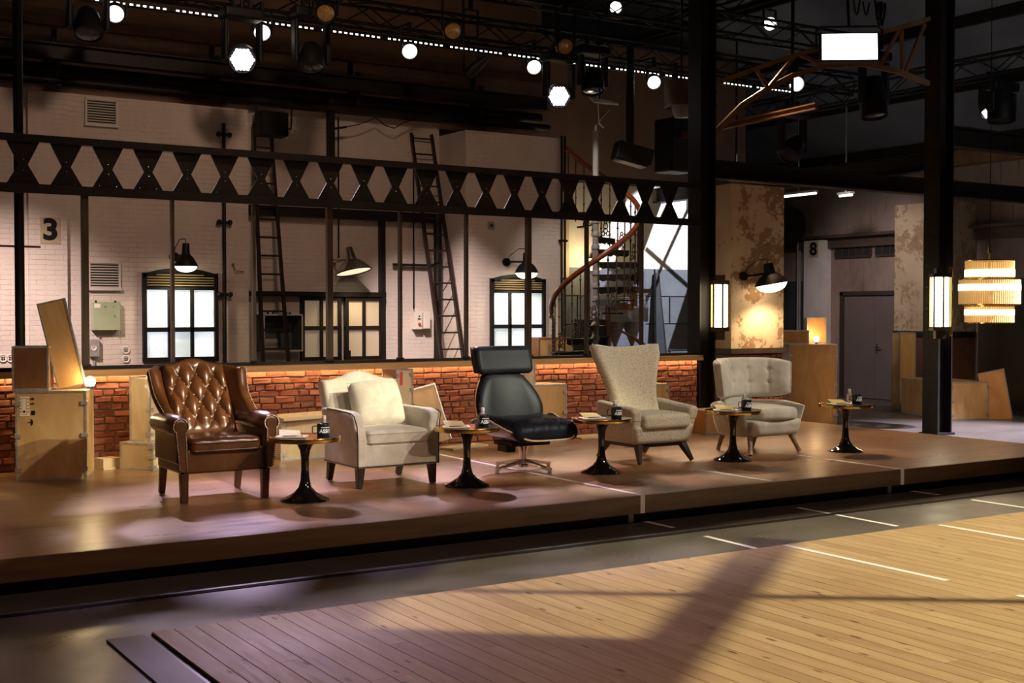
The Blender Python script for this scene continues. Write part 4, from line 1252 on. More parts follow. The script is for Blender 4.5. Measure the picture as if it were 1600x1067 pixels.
crate((6.0, 11.70, SZ), R(0), (.42, .38, .42), 'pale crate under the narrow crate behind the cream armchair', 'ply_pale')
D = crate((6.0, 11.72, SZ + .42), R(16), (.24, .22, .44), 'narrow upright crate with a red stripe behind the cream armchair', 'ply_pale')
bm = new_bm(); bx(bm, -.07, -.03, -.113, -.1115, .27, .41); mk('red_stripe', bm, MAT['redink'], D, ang=0)
t = thing('leaning_panel', (6.53, 11.74, SZ + .01), 'brown panel with pale edging leaning on the brick wall behind the cream armchair', 'panel', rot=(R(-14), R(-12), 0))
bm = new_bm(); bx(bm, -.20, .14, -.008, .008, .04, .66); mk('board', bm, MAT['ply'], t, ang=0)
bm = new_bm(); bx(bm, .14, .156, -.014, .014, .04, .675); bx(bm, -.20, .156, -.014, .014, .66, .676); mk('metal_edging', bm, MAT['galv'], t, ang=0)
t = thing('loose_board', (6.68, 11.50, SZ), 'pale flat board on the stage left of the black lounge chair', 'board', rot=(0, 0, R(18)))
bm = new_bm(); bx(bm, -.28, .28, -.11, .11, 0, .025); mk('plank', bm, MAT['ply_pale'], t, ang=0, bevel=.003)
crate((7.80, 11.68, SZ), R(-2), (.44, .40, .65), 'plain plywood crate behind the black lounge chair', 'ply')
crate((7.63, 11.70, SZ + .65), R(-2), (.14, .12, .25), 'small upright block on the crate behind the black lounge chair', 'ply_pale', clasps=False)
t = thing('loose_board', (8.50, 11.66, SZ), 'pale flat board on the stage left of the tweed armchair', 'board', rot=(0, 0, R(-3)))
bm = new_bm(); bx(bm, -.24, .24, -.16, .16, 0, .022); mk('plank', bm, MAT['ply_pale'], t, ang=0, bevel=.003)
crate((9.44, 11.70, SZ), R(8), (.30, .26, .60), 'slim crate half hidden behind the tweed armchair', 'ply')
crate((10.16, 11.40, SZ), R(-6), (.50, .38, .28), 'low brown crate behind the grey armchair', 'ply_orange', clasps=False)
# right bay
G1 = crate((14.05, 13.62, 0), R(-33), (.72, .60, 1.22), 'tall orange plywood crate standing right of the plaster pier', 'ply_orange')
crate((13.77, 13.66, 1.22), R(-33), (.40, .26, .21), 'small orange box lying on the tall crate by the pier', 'ply_orange', clasps=False)
crate((14.22, 13.66, 1.22), R(-30), (.30, .20, .40), 'upright orange box with glowing side on the tall crate', 'ply_orange', clasps=False)
L = bpy.data.lights.new('box_glow', 'POINT'); L.energy = 6; L.color = (1, .70, .34); L.shadow_soft_size = .03
lo = bpy.data.objects.new('box_glow', L); COL.objects.link(lo); lo.location = (14.02, 13.42, 1.36)
gl = thing('globe_bulb', (14.06, 13.475, 1.22), 'small glowing bulb between the boxes on the tall crate', 'lamp')
bm = new_bm(); ball(bm, (0, 0, .07), .045, 16, 10); mk('globe', bm, MAT['bulb_on'], gl)
bm = new_bm(); lathe(bm, [(0, 0), (.022, 0), (.020, .03), (0, .03)], 12); mk('socket', bm, MAT['black'], gl)
crate((16.86, 13.34, 0), R(-18), (.68, 1.42, .60), 'long low plywood crate on the bay floor behind the column', 'ply')
t = thing('leaning_panel', (17.30, 12.40, 0), 'orange panel leaning between the long crate and the right edge crate', 'panel', rot=(0, R(-11), R(-28)))
bm = new_bm(); bx(bm, -.40, .02, -.01, .01, 0.004, .80); mk('board', bm, MAT['ply_orange'], t, ang=0)
bm = new_bm(); bx(bm, .02, .036, -.016, .016, .004, .81); bx(bm, -.40, .036, -.016, .016, .80, .816); mk('metal_edging', bm, MAT['galv'], t, ang=0)
crate((18.0, 11.98, 0), R(-30), (.70, .50, .84), 'orange crate at the right picture edge', 'ply_orange')
crate((18.08, 11.96, .84), R(-30), (.36, .36, .55), 'pale crate stacked on the orange crate at the right picture edge', 'ply')
crate((17.5, 14.7, 0), R(-20), (.30, .28, 1.35), 'slim tall plywood box standing behind the dark column', 'ply', clasps=False)

# ================================================================== WALL FITTINGS
def vent(x0, x1, z0, z1, y, label):
    t = thing('wall_vent', ((x0 + x1) / 2, y, z0), label, 'vent', 'louvred wall vents')
    w = x1 - x0; h = z1 - z0
    bm = new_bm()
    for s in (-1, 1):
        bx(bm, s * w / 2 - .012, s * w / 2 + .012, -.03, 0, 0, h)
    bx(bm, -w / 2 - .02, w / 2 + .02, -.045, 0, -.025, .01); bx(bm, -w / 2, w / 2, -.03, 0, h - .012, h + .012)
    mk('frame', bm, MAT['slat'], t, ang=0)
    bm = new_bm(); bx(bm, -w / 2, w / 2, -.004, 0, 0, h); mk('back_plate', bm, MAT['black'], t, ang=0)
    bm = new_bm(); box(bm, (0, 0, 0), (w - .02, .012, .013), rot=(R(35), 0, 0)); s0 = mk('slat', bm, MAT['slat'], t, ang=0)
    for k in range(10):
        o = s0 if k == 0 else s0.copy()
        if k: COL.objects.link(o)
        o.location = (0, -.016, (k + .5) * h / 10)
vent(3.83, 4.21, 4.06, 4.38, 16.0, 'white louvred vent high on the wall above the girder')
vent(3.855, 4.23, 2.00, 2.33, 16.0, 'white louvred vent on the wall left of the arched window')
t = thing('junction_cabinet', (4.045, 16.0, 1.47), 'pale green enamel wall cabinet under the lower vent', 'cabinet')
bm = new_bm(); bx(bm, -.173, .173, -.09, 0, 0, .365); mk('case', bm, MAT['green_box'], t, ang=0, bevel=.006)
bm = new_bm(); bx(bm, -.15, -.075, -.0925, -.09, .285, .335); mk('plate', bm, MAT['paper'], t, ang=0)
bm = new_bm()
for a in (-.13, .11):
    for b in (.0, .365): ball(bm, (a, -.085, b), .016, 8, 5)
for a, b in ((-.02, .30), (-.005, .30), (.09, .30), (.10, .19), (.11, .17)): ball(bm, (a, -.091, b), .007, 6, 4)
mk('screws', bm, MAT['steel_brown'], t)
t = thing('pressure_gauge', (3.905, 16.0, 1.14), 'grey pressure gauge box under the green cabinet', 'gauge')
bm = new_bm(); bx(bm, -.058, .058, -.07, 0, 0, .22); bx(bm, -.01, .012, -.03, 0, -.6, 0); mk('case', bm, MAT['grey_paint'], t, ang=0, bevel=.004)
bm = new_bm(); lathe(bm, [(0, .006), (.03, .006), (.036, .010), (.036, 0)], 20, Matrix.Translation((-.015, -.07, .115)) @ Matrix.Rotation(PI / 2, 4, 'X')); dl = mk('dial', bm, MAT['slat'], t)
bm = new_bm(); box(bm, (-.015, -.078, .115), (.004, .002, .045), rot=(0, R(40), 0)); mk('needle', bm, MAT['ink'], dl, ang=0)
soc = None
for x, z, lb in ((2.83, 1.139, 'round wall socket nearest the left picture edge'), (2.918, 1.137, 'round wall socket just left of the pipe column'), (4.305, 1.216, 'upper round wall socket left of the arched window'), (4.305, 1.102, 'lower round wall socket left of the arched window')):
    if soc is None:
        soc = thing('wall_socket', (x, 16.0, z), lb, 'socket', 'round wall sockets')
        bm = new_bm(); lathe(bm, [(0, .012), (.035, .012), (.044, .02), (.05, .015), (.05, 0)], 20, Matrix.Rotation(PI / 2, 4, 'X')); mk('plate', bm, MAT['slat'], soc)
        bm = new_bm()
        for a in (0, 1, 2, 3):
            ball(bm, (.017 * math.cos(a * PI / 2 + .78), -.014, .017 * math.sin(a * PI / 2 + .78)), .0095, 8, 4)
        mk('holes', bm, MAT['ink'], soc)
    else:
        o = copy_tree(soc); o.location = (x, 16.0, z); o['label'] = lb
def number_sign(ch, loc, w, h, size, label, rz=0):
    t = thing('number_sign', loc, label, 'sign', rotz=rz)
    bm = new_bm(); bx(bm, -w / 2, w / 2, -.006, 0, -h / 2, h / 2); mk('plate', bm, MAT['sign'], t, ang=0)
    me = text_mesh(ch, size, .001)
    for v in me.vertices:
        v.co = Vector((v.co.x * 1.08, -.0075 + v.co.z, v.co.y))
    ctr = sum((v.co for v in me.vertices), Vector()) / len(me.vertices)
    o = bpy.data.objects.new('numeral', me); COL.objects.link(o); o.parent = t; me.materials.append(MAT['ink'])
    # heavier stroke
    md = o.modifiers.new('weight', 'SOLIDIFY'); md.thickness = .001
    for k, dx in enumerate((-.012, .012)):
        pass
number_sign('3', (3.38, 15.93, 2.706), .24, .325, .355, 'beige plate with black number 3 on the left pilaster')
number_sign('8', (18.78, 18.09, 2.985), .26, .33, .355, 'plate with black number 8 on the pale pilaster by the grey door', R(-90))
t = thing('wall_hook', (5.80, 16.0, 2.29), 'small rusty hook on the wall right of the arched window', 'hook')
bm = new_bm(); tube(bm, [(-.07, -.02, .04), (-.06, -.05, -.01), (-.03, -.05, -.04), (.07, -.03, -.045)], .007, 6); ball(bm, (-.07, -.015, .045), .022, 8, 5); mk('iron', bm, MAT['rust'], t)
t = thing('wall_plate', (9.77, 16.0, 3.01), 'small square junction plate above the right arched window', 'junction box')
bm = new_bm(); bx(bm, -.055, .055, -.03, 0, -.055, .055); mk('case', bm, MAT['grey_paint'], t, ang=0, bevel=.004)
bm = new_bm(); lathe(bm, [(0, .004), (.025, .004), (.028, 0)], 12, Matrix.Translation((0, -.03, 0)) @ Matrix.Rotation(PI / 2, 4, 'X')); mk('cover', bm, MAT['steel_brown'], t)
def pipe(x, y, r, z0, z1, label, clamps=(), double=False, mat='steel'):
    t = thing('wall_pipe', (x, y, z0), label, 'pipe', 'vertical wall pipes')
    for k, dx in enumerate((0,) if not double else (-.028, .032)):
        bm = new_bm(); tube(bm, [(dx, 0, 0), (dx, 0, z1 - z0)], r, 10); mk('pipe', bm, MAT[mat], t)
    for z in clamps:
        bm = new_bm(); rb(bm, (.17, .05, .035), .016, (0, 0, z - z0))
        if not double:
            for s in (-1, 1): ball(bm, (s * .075, -.01, z - z0), .036, 10, 6)
        mk('clamp', bm, MAT['steel'], t)
pipe(5.595, 15.94, .024, 1.0, 4.20, 'dark wall pipe with dumbbell clamps right of the arched window', (4.05, 2.893, 1.936))
pipe(11.07, 15.95, .02, .6, 4.45, 'pair of dark pipes at the corner of the projecting wall', (2.82,), True)
pipe(9.20, 16.62, .062, .5, 3.2, 'thick dark downpipe behind the right ladder')
pipe(8.87, 16.78, .012, 1.75, 4.4, 'thin black conduit rising from the switch box')
pipe(7.60, 16.72, .012, 2.5, 4.55, 'thin black rod from which the aluminium lamp hangs')
# steel framing of the recess
t = thing('recess_frame', (0, 16.74, 0), 'dark steel beams and post framing the recessed wall bay', 'frame')
bm = new_bm(); bx(bm, 5.96, 9.33, -.10, .06, 3.07, 3.21); mk('head_beam', bm, MAT['steel'], t, ang=0)
bm = new_bm(); bx(bm, 5.96, 8.36, -.05, .06, 1.93, 2.0); mk('transom', bm, MAT['steel'], t, ang=0)
bm = new_bm(); bx(bm, 8.28, 8.345, -.06, .06, .6, 3.07); mk('post', bm, MAT['steel'], t, ang=0)
bm = new_bm(); bx(bm, 8.50, 9.24, -.02, .02, 2.40, 2.44); mk('cross_bar', bm, MAT['steel'], t, ang=0)
# glazed double door in the recess
t = thing('door_2', (7.68, 16.74, 0), 'black steel glazed double door lit from behind in the recess', 'door'); t['kind'] = 'structure'
for s, x0, x1 in ((-1, 7.005, 7.64), (1, 7.70, 8.31)):
    x0 -= 7.68; x1 -= 7.68
    bm = new_bm()
    for xa, xb in ((x0, x0 + .055), ((x0 + x1) / 2 - .025, (x0 + x1) / 2 + .025), (x1 - .055, x1)):
        bx(bm, xa, xb, -.03, .03, .05, 1.93)
    for za, zb in ((.05, .16), (.60, .66), (.99, 1.05), (1.44, 1.50), (1.87, 1.93)):
        bx(bm, x0, x1, -.028, .028, za, zb)
    lf = mk('door_leaf', bm, MAT['steel'], t, ang=0)
    for xa, xb in ((x0 + .055, (x0 + x1) / 2 - .025), ((x0 + x1) / 2 + .025, x1 - .055)):
        for za, zb in ((.16, .60), (.66, .99), (1.05, 1.44), (1.50, 1.87)):
            bm = new_bm(); bx(bm, xa, xb, -.004, .004, za, zb); mk('pane', bm, MAT['door_glass'], lf, ang=0)
bm = new_bm(); bx(bm, .0, .09, -.06, -.03, .93, 1.14); mk('lock', bm, MAT['black'], t, ang=0)
# arched windows
def arched_window(name, x0, x1, z0, zs, rise, label):
    cx = (x0 + x1) / 2; hw = (x1 - x0) / 2; h = zs - z0
    t = thing(name, (cx, 16.0, z0), label, 'window'); t['kind'] = 'structure'
    Bk = MAT['black']; f = .05
    Rr = (hw * hw + rise * rise) / (2 * rise)
    arc = lambda r, w, n=18: [(w * (2 * k / n - 1), h + rise - Rr + math.sqrt(max(0, r * r - (w * (2 * k / n - 1)) ** 2))) for k in range(n + 1)]
    bm = new_bm(); bx(bm, -hw, -hw + f, -.06, 0, 0, h + .02); bx(bm, hw - f, hw, -.06, 0, 0, h + .02); mk('jambs', bm, Bk, t, ang=0)
    o_, i_ = arc(Rr, hw), arc(Rr - f * .9, hw)
    bm = new_bm()
    n = len(o_)
    v = [(x, y, z) for y in (-.06, 0) for (x, z) in o_ + i_]
    F = []
    for k in range(n - 1):
        F += [(k, k + 1, n + k + 1, n + k), (2 * n + k, 3 * n + k, 3 * n + k + 1, 2 * n + k + 1), (k, 2 * n + k, 2 * n + k + 1, k + 1), (n + k, n + k + 1, 3 * n + k + 1, 3 * n + k)]
    _add(bm, v, F); mk('arch_head', bm, Bk, t, ang=0)
    zt = h - .20
    bm = new_bm(); bx(bm, -hw + f, hw - f, -.055, 0, zt, zt + .035); mk('transom', bm, Bk, t, ang=0)
    bm = new_bm(); bx(bm, -hw, hw, -.07, 0, -.03, .03); mk('sill', bm, Bk, t, ang=0)
    zm = zt * .43
    bm = new_bm(); bx(bm, -hw + f, hw - f, -.05, -.012, zm - .03, zm + .03); mk('glazing_bar', bm, Bk, t, ang=0)
    iw = 2 * (hw - f); pw = iw / 3
    for k in (1, 2):
        xm = -hw + f + k * pw
        bm = new_bm(); bx(bm, xm - .022, xm + .022, -.05, -.012, .03, zt); mk('glazing_bar', bm, Bk, t, ang=0)
    for k in range(3):
        xa = -hw + f + k * pw
        for za, zb in ((.03, zm), (zm, zt)):
            bm = new_bm(); bx(bm, xa, xa + pw, -.012, -.004, za, zb); mk('pane', bm, MAT['frost'], t, ang=0)
    bm = new_bm(); prism(bm, [(-hw + f, zt + .03)] + [(x, min(z, h + rise)) for x, z in arc(Rr - f * .9, hw - f)][::-1][::-1] + [(hw - f, zt + .03)], -.004, -.001); mk('vent_backing', bm, Bk, t, ang=0)
    for k in range(5):
        zz = zt + .060 + k * .034
        ww = hw - f if zz < h - .03 else math.sqrt(max(.01, (Rr - f) ** 2 - (zz - (h + rise - Rr)) ** 2)) - .02
        ww = min(ww, hw - f)
        bm = new_bm(); box(bm, (0, -.022, zz), (2 * ww, .014, .012), rot=(R(25), 0, 0)); mk('slat', bm, MAT['slatwood'], t, ang=0)
arched_window('window_1', 4.515, 5.51, 1.085, 2.19, .085, 'left arched black window with six lit frosted panes')
arched_window('window_2', 9.75, 10.74, 1.10, 2.195, .085, 'right arched black window with six lit frosted panes')

# ladders
def ladder(lb, lt, rb_, rt, n, label):
    t = thing('ladder', tuple((Vector(lb) + Vector(rb_)) / 2), label, 'ladder', 'dark wooden ladders in the recess')
    o0 = (Vector(lb) + Vector(rb_)) / 2
    lb, lt, rb2, rt = [Vector(p) - o0 for p in (lb, lt, rb_, rt)]
    for a, b in ((lb, lt), (rb2, rt)):
        bm = new_bm(); bar(bm, a, b, .045, .06, .036, .05, up=(0, 1, 0)); mk('rail', bm, MAT['darkwood'], t, ang=0)
    for k in range(n):
        f = (k + .7) / n
        bm = new_bm(); tube(bm, [lb.lerp(lt, f), rb2.lerp(rt, f)], .013, 8); mk('rung', bm, MAT['darkwood'], t)
ladder((6.07, 15.70, 0), (6.30, 16.72, 4.35), (6.47, 15.70, 0), (6.55, 16.72, 4.35), 17, 'dark wooden ladder leaning in the recess left of the glazed door')
ladder((8.91, 15.70, 0), (8.81, 16.74, 4.42), (9.29, 15.70, 0), (9.16, 16.74, 4.42), 18, 'dark wooden ladder leaning in the recess beside the projecting wall')

# switch box
t = thing('switch_box', (8.97, 16.82, 1.44), 'cream switch box with open lid and red button in the recess', 'switch box')
bm = new_bm(); bx(bm, -.12, .0, -.13, 0, 0, .27); mk('case', bm, MAT['slat'], t, ang=0, bevel=.005)
bm = new_bm(); bx(bm, .02, .13, -.15, 0, .01, .265); mk('cover', bm, MAT['slat'], t, ang=0, bevel=.005)
bm = new_bm(); lathe(bm, [(0, .03), (.02, .028), (.026, .01), (.026, 0)], 14, Matrix.Translation((-.05, -.13, .08)) @ Matrix.Rotation(PI / 2, 4, 'X')); mk('red_button', bm, MAT['red_plastic'], t)
bm = new_bm(); bx(bm, -.075, -.03, -.136, -.13, .15, .17); bx(bm, -.06, -.045, -.14, -.13, .19, .21); mk('switches', bm, MAT['ink'], t, ang=0)
# open cabinet behind the first ladder
t = thing('metal_cabinet', (6.62, 16.82, 1.15), 'open dark green metal cabinet behind the left ladder', 'cabinet')
bm = new_bm(); bx(bm, -.29, .29, -.02, 0, 0, .52); bx(bm, -.29, .29, -.38, 0, .50, .52); bx(bm, -.29, .29, -.38, 0, 0, .02); bx(bm, -.29, -.27, -.38, 0, 0, .52); bx(bm, .27, .29, -.38, 0, 0, .52); mk('case', bm, MAT['dark_green'], t, ang=0)
bm = new_bm()
for a in ((-.29, .29, .505, .525), (-.29, .29, -.005, .015), (-.295, -.275, 0, .52), (.275, .295, 0, .52)): bx(bm, a[0], a[1], -.385, -.375, a[2], a[3])
mk('rim', bm, MAT['slat'], t, ang=0)
bm = new_bm(); bx(bm, -.25, .05, -.05, -.021, .03, .17); mk('inner_panel', bm, MAT['slat'], t, ang=0)
bm = new_bm()
for a in (-.16, -.08, .12, .17): ball(bm, (a, -.20, .535), .02, 8, 5)
mk('knobs', bm, MAT['black'], t)
t = thing('control_box', (6.48, 16.5, 4.16), 'black control box hanging above the left ladder', 'box')
bm = new_bm(); bx(bm, -.20, .20, -.14, .14, 0, .33); mk('case', bm, MAT['black'], t, ang=0, bevel=.01)
bm = new_bm(); tube(bm, [(.20, 0, .12), (.29, 0, .13), (.30, 0, .22), (.30, 0, .40)], .014, 8); tube(bm, [(-.16, 0, .3), (-.22, 0, .34), (-.22, 0, .42)], .014, 8); mk('conduit', bm, MAT['black'], t)
# horizontal services above the white walls
for z, y, r, lb in ((4.66, 16.55, .055, 'dark horizontal service pipe above the painted wall, lower of two'), (4.84, 16.80, .085, 'dark horizontal duct above the painted wall, upper of two')):
    t = thing('service_pipe', (0, y, z), lb, 'pipe')
    bm = new_bm(); tube(bm, [(-5, 0, 0), (11.2, 0, 0)], r, 12); mk('run', bm, MAT['steel'], t)
    for k in range(6):
        bm = new_bm(); bx(bm, -.6 + k * 2.1, -.54 + k * 2.1, -.03, .03, -r - .01, .55); mk('hanger', bm, MAT['steel'], t, ang=0)
t = thing('drop_bracket', (7.45, 16.655, 3.85), 'dark bracket post hanging from the service pipe over the recess', 'bracket')
bm = new_bm(); bx(bm, -.045, .045, -.05, .05, .05, 1.0); tube(bm, [(0, 0, .08), (-.02, -.02, .02), (-.08, -.03, 0)], .03, 8); mk('post', bm, MAT['steel'], t, ang=0)
t = thing('loose_cable', (8.0, 16.5, 4.4), 'thin black cable sagging under the service pipe', 'cable')
bm = new_bm(); tube(bm, [(-.42, 0, -.02), (-.2, -.02, .03), (.1, 0, .16), (.25, 0, .06), (.4, 0, .03), (.55, 0, .12), (.8, 0, .22)], .008, 6); bar(bm, (-.55, 0, -.05), (-.38, 0, -.015), .045, .03); mk('cord', bm, MAT['black'], t)

# ================================================================== WALL LAMPS
def wall_lamp(rim, r, h, wall_y, tilt, mount, label, metal='black', power=14, cord=True, drop=None):
    t = thing('wall_lamp', rim, label, 'lamp', 'industrial shade lamps', rot=(tilt[0], tilt[1], 0))
    m = MAT[metal]
    bm = new_bm(); lathe(bm, [(r, 0), (r * 1.01, .008), (r * .86, h * .20), (r * .62, h * .40), (r * .40, h * .50), (r * .36, h * .52), (r * .33, h * .60), (r * .30, h * .96), (r * .26, h), (0, h)], 30)
    if metal == 'alu':
        bm.free(); bm = new_bm()
        lathe(bm, [(r, 0), (r * 1.015, .010), (r * .97, .022), (r * .70, h * .30), (r * .48, h * .44), (r * .32, h * .50), (r * .31, h * .53), (r * .29, h * .56), (r * .20, h * .98), (r * .18, h), (0, h)], 30)
    lathe(bm, [(r * .97, .004), (r * .82, h * .18), (r * .5, h * .38), (0, h * .42)], 30)
    mk('shade', bm, m, t, ang=35)
    bm = new_bm()
    if metal == 'alu':
        lathe(bm, [(r * .95, .010), (r * .5, .022), (0, .026)], 28); mk('lens', bm, em('soft_lamp_glass', (1.0, .86, .56), 1.0), t)
        bm = new_bm(); lathe(bm, [(r * .965, .004), (r * .985, -.006), (r * 1.02, .002), (r * 1.02, .014)], 30); mk('rim', bm, MAT['steel'], t)
    else:
        lathe(bm, [(r * .93, .006), (r * .90, -.012), (r * .72, -.045 * r / .15), (r * .4, -.065 * r / .15), (0, -.072 * r / .15)], 28); mk('lens', bm, MAT['lamp_on'], t)
    bm = new_bm()
    Mi = t.matrix_basis.inverted()
    Mi = (Matrix.Translation(rim) @ Euler((tilt[0], tilt[1], 0)).to_matrix().to_4x4()).inverted()
    mp = Mi @ Vector(mount); mw = Mi @ Vector((mount[0], wall_y, mount[2]))
    tube(bm, [mw, mw.lerp(mp, .6), mp, Vector((0, 0, h * .55))], .016, 8); tube(bm, [mw, mw.lerp(mp, .22)], .062, 16)
    mk('wall_arm', bm, m, t)
    if cord:
        top = Vector((0, 0, h)); bm = new_bm()
        tube(bm, [top, top + Vector((-.01, 0, .06)), top.lerp(mw, .3) + Vector((-.03, 0, .10)), top.lerp(mw, .7) + Vector((-.03, 0, .06)), mw], .006, 6); mk('cord', bm, MAT['black'], t)
    Lt = bpy.data.lights.new('lamp_light', 'SPOT'); Lt.energy = power; Lt.color = (1, .80, .50); Lt.spot_size = R(150); Lt.spot_blend = .5; Lt.shadow_soft_size = r * .5
    o = bpy.data.objects.new('lamp_light', Lt); COL.objects.link(o); o.parent = t; o.location = (0, 0, -.08 * r / .15 - .01)
    return t
wall_lamp((4.985, 15.66, 2.285), .150, .30, 16.0, (0, 0), (4.93, 15.80, 2.42), 'black shade lamp lit over the left arched window', power=40)
wall_lamp((10.20, 15.66, 2.29), .180, .31, 16.0, (0, 0), (10.04, 15.80, 2.465), 'black shade lamp lit over the right arched window', power=40)
wall_lamp((7.70, 16.42, 2.285), .265, .37, 16.82, (R(-12), R(-7)), (7.52, 16.60, 2.44), 'aluminium shade lamp lit above the glazed door', metal='alu', power=36, cord=False)
wall_lamp((11.88, 12.20, 2.075), .225, .29, 12.5, (R(-6), R(-8)), (11.63, 12.33, 2.19), 'black shade lamp lit on the peeling plaster pier', power=110)

# tube lamps on the columns
def tube_lamp(loc, w, h, rz, label, power):
    t = thing('tube_wall_lamp', loc, label, 'lamp', 'brass framed tube lamps on the columns', rotz=rz)
    bm = new_bm()
    bx(bm, -w / 2 - .03, w / 2 + .03, -.09, .09, h, h + .05); bx(bm, -w / 2 + .02, w / 2 - .02, -.05, .05, h + .05, h + .12)
    mk('top_cap', bm, MAT['steel_brown'], t, ang=0)
    bm = new_bm(); bx(bm, -w / 2 - .03, w / 2 + .03, -.09, .09, -.05, 0); bx(bm, -w / 2 + .02, w / 2 - .02, -.05, .05, -.16, -.05)
    mk('bottom_cap', bm, MAT['steel_brown'], t, ang=0)
    for s in (-1, 1):
        bm = new_bm(); bx(bm, s * (w / 2 + .018) - .009, s * (w / 2 + .018) + .009, -.085, -.065, 0, h); bx(bm, s * (w / 2 + .018) - .009, s * (w / 2 + .018) + .009, .065, .085, 0, h); mk('brass_bar', bm, MAT['brass'], t, ang=0)
    bm = new_bm(); bx(bm, .010, .030, -.090, -.066, 0, h); mk('divider', bm, MAT['steel'], t, ang=0)
    bm = new_bm(); bx(bm, -w / 2, w / 2, -.065, .065, .004, h - .004); mk('diffuser', bm, MAT['tube_on'], t, ang=0)
tube_lamp((10.60, 11.80, 1.51), .15, .54, R(-32), 'lit brass tube lamp on the black column left of the pier', 10)
tube_lamp((14.00, 11.15, 1.50), .18, .68, R(-32), 'lit brass tube lamp on the column behind the stage corner', 10)
bm = new_bm(); rb(bm, (.035, .05, .95), .012, (14.16, 11.10, 1.85)); one('brass_cover', bm, MAT['brass'], 'tall brass cover strip beside the tube lamp on the far column', 'cover strip')

# chandelier
ch = thing('chandelier', (15.3, 11.33, 1.55), 'three tier glass rod chandelier glowing at the right', 'chandelier')
for k, (z0, z1, r, hot) in enumerate(((.0, .24, .325, (.11, .19)), (.26, .62, .405, (.22, .31)), (.64, .89, .325, (.66, .76)))):
    tr = None
    bm = new_bm()
    for z in (z0, z1):
        lathe(bm, [(r - .008, z - .008), (r + .010, z - .008), (r + .010, z + .008), (r - .008, z + .008), (r - .008, z - .008)], 48)
    bar(bm, (-r, 0, z1), (r, 0, z1), .012); bar(bm, (0, -r, z1), (0, r, z1), .012)
    tr = mk('tier_ring', bm, MAT['brass'], ch)
    bm = new_bm()
    n = 84 if k == 1 else 66
    for i in range(n):
        a = 2 * PI * i / n
        tube(bm, [(r * math.cos(a), r * math.sin(a), z0 + .008), (r * math.cos(a), r * math.sin(a), z1 - .008)], r * .034, 6)
    mk('glass_rods', bm, MAT['rod_on'], tr)['kind'] = 'stuff'
    bm = new_bm(); zz0 = hot[0] + (.0 if k != 1 else .24); zz1 = hot[1] + (.0 if k != 1 else .24)
    lathe(bm, [(r * 1.045, zz0), (r * 1.045, zz1)], 48); lathe(bm, [(r * .9, zz0), (r * .9, zz1)], 48)
    lathe(bm, [(r * .9, zz1), (r * 1.045, zz1)], 48); lathe(bm, [(r * .9, zz0), (r * 1.045, zz0)], 48)
    mk('light_ring', bm, MAT['rod_hot'], tr)
bm = new_bm(); tube(bm, [(0, 0, .0), (0, 0, 1.06)], .012, 8); lathe(bm, [(0, 1.0), (.03, 1.0), (.02, 1.10), (0, 1.10)], 12); mk('stem', bm, MAT['brass'], ch)
bm = new_bm(); tube(bm, [(0, 0, 1.08), (0, 0, 4.9)], .006, 6); mk('cable', bm, MAT['black'], ch)

# ================================================================== SPIRAL STAIR
sp = thing('spiral_stair', (10.78, 14.70, 0), 'cast iron spiral staircase with red wooden handrail', 'staircase')
rail_z = lambda ph: 2.02 + (ph - 180) * .00775
bm = new_bm(); tube(bm, [(0, 0, 0), (0, 0, 4.35)], .045, 16)
for k in range(17):
    lathe(bm, [(.045, .18 + k * .19 - .04), (.062, .18 + k * .19 - .02), (.062, .18 + k * .19 + .02), (.045, .18 + k * .19 + .05)], 16)
mk('centre_pole', bm, MAT['grey_paint'], sp)
RO = .64
def tread_mesh():
    bm = new_bm(); a = R(15)
    v2 = [(.04, -.03)] + [(RO * math.cos(t), RO * math.sin(t)) for t in (-a, -a / 2, 0, a / 2, a)] + [(.04, .03)]
    v = [(x, y, z) for z in (-.025, 0) for x, y in v2]; n = len(v2)
    _add(bm, v, [tuple(range(n))[::-1], tuple(range(n, 2 * n))] + [(i, (i + 1) % n, n + (i + 1) % n, n + i) for i in range(n)])
    # pierced riser with scalloped foot
    p0, p1 = Vector(v2[0]), Vector(v2[1]); m = 10
    top = [p0.lerp(p1, k / m) for k in range(m + 1)]
    vv = [(p.x, p.y, -.025) for p in top] + [(p.x, p.y, -.075 - .03 * abs(math.sin(k * 1.26))) for k, p in enumerate(top)]
    vv += [(x + .008 * .25, y + .008, z) for x, y, z in vv]; q = m + 1
    F = []
    for k in range(m):
        F += [(k, k + 1, q + k + 1, q + k), (2 * q + k, 3 * q + k, 3 * q + k + 1, 2 * q + k + 1), (q + k, q + k + 1, 3 * q + k + 1, 3 * q + k), (k, 2 * q + k, 2 * q + k + 1, k + 1)]
    _add(bm, vv, F)
    return bm
tr0 = bal0 = or0 = None
STP = 24
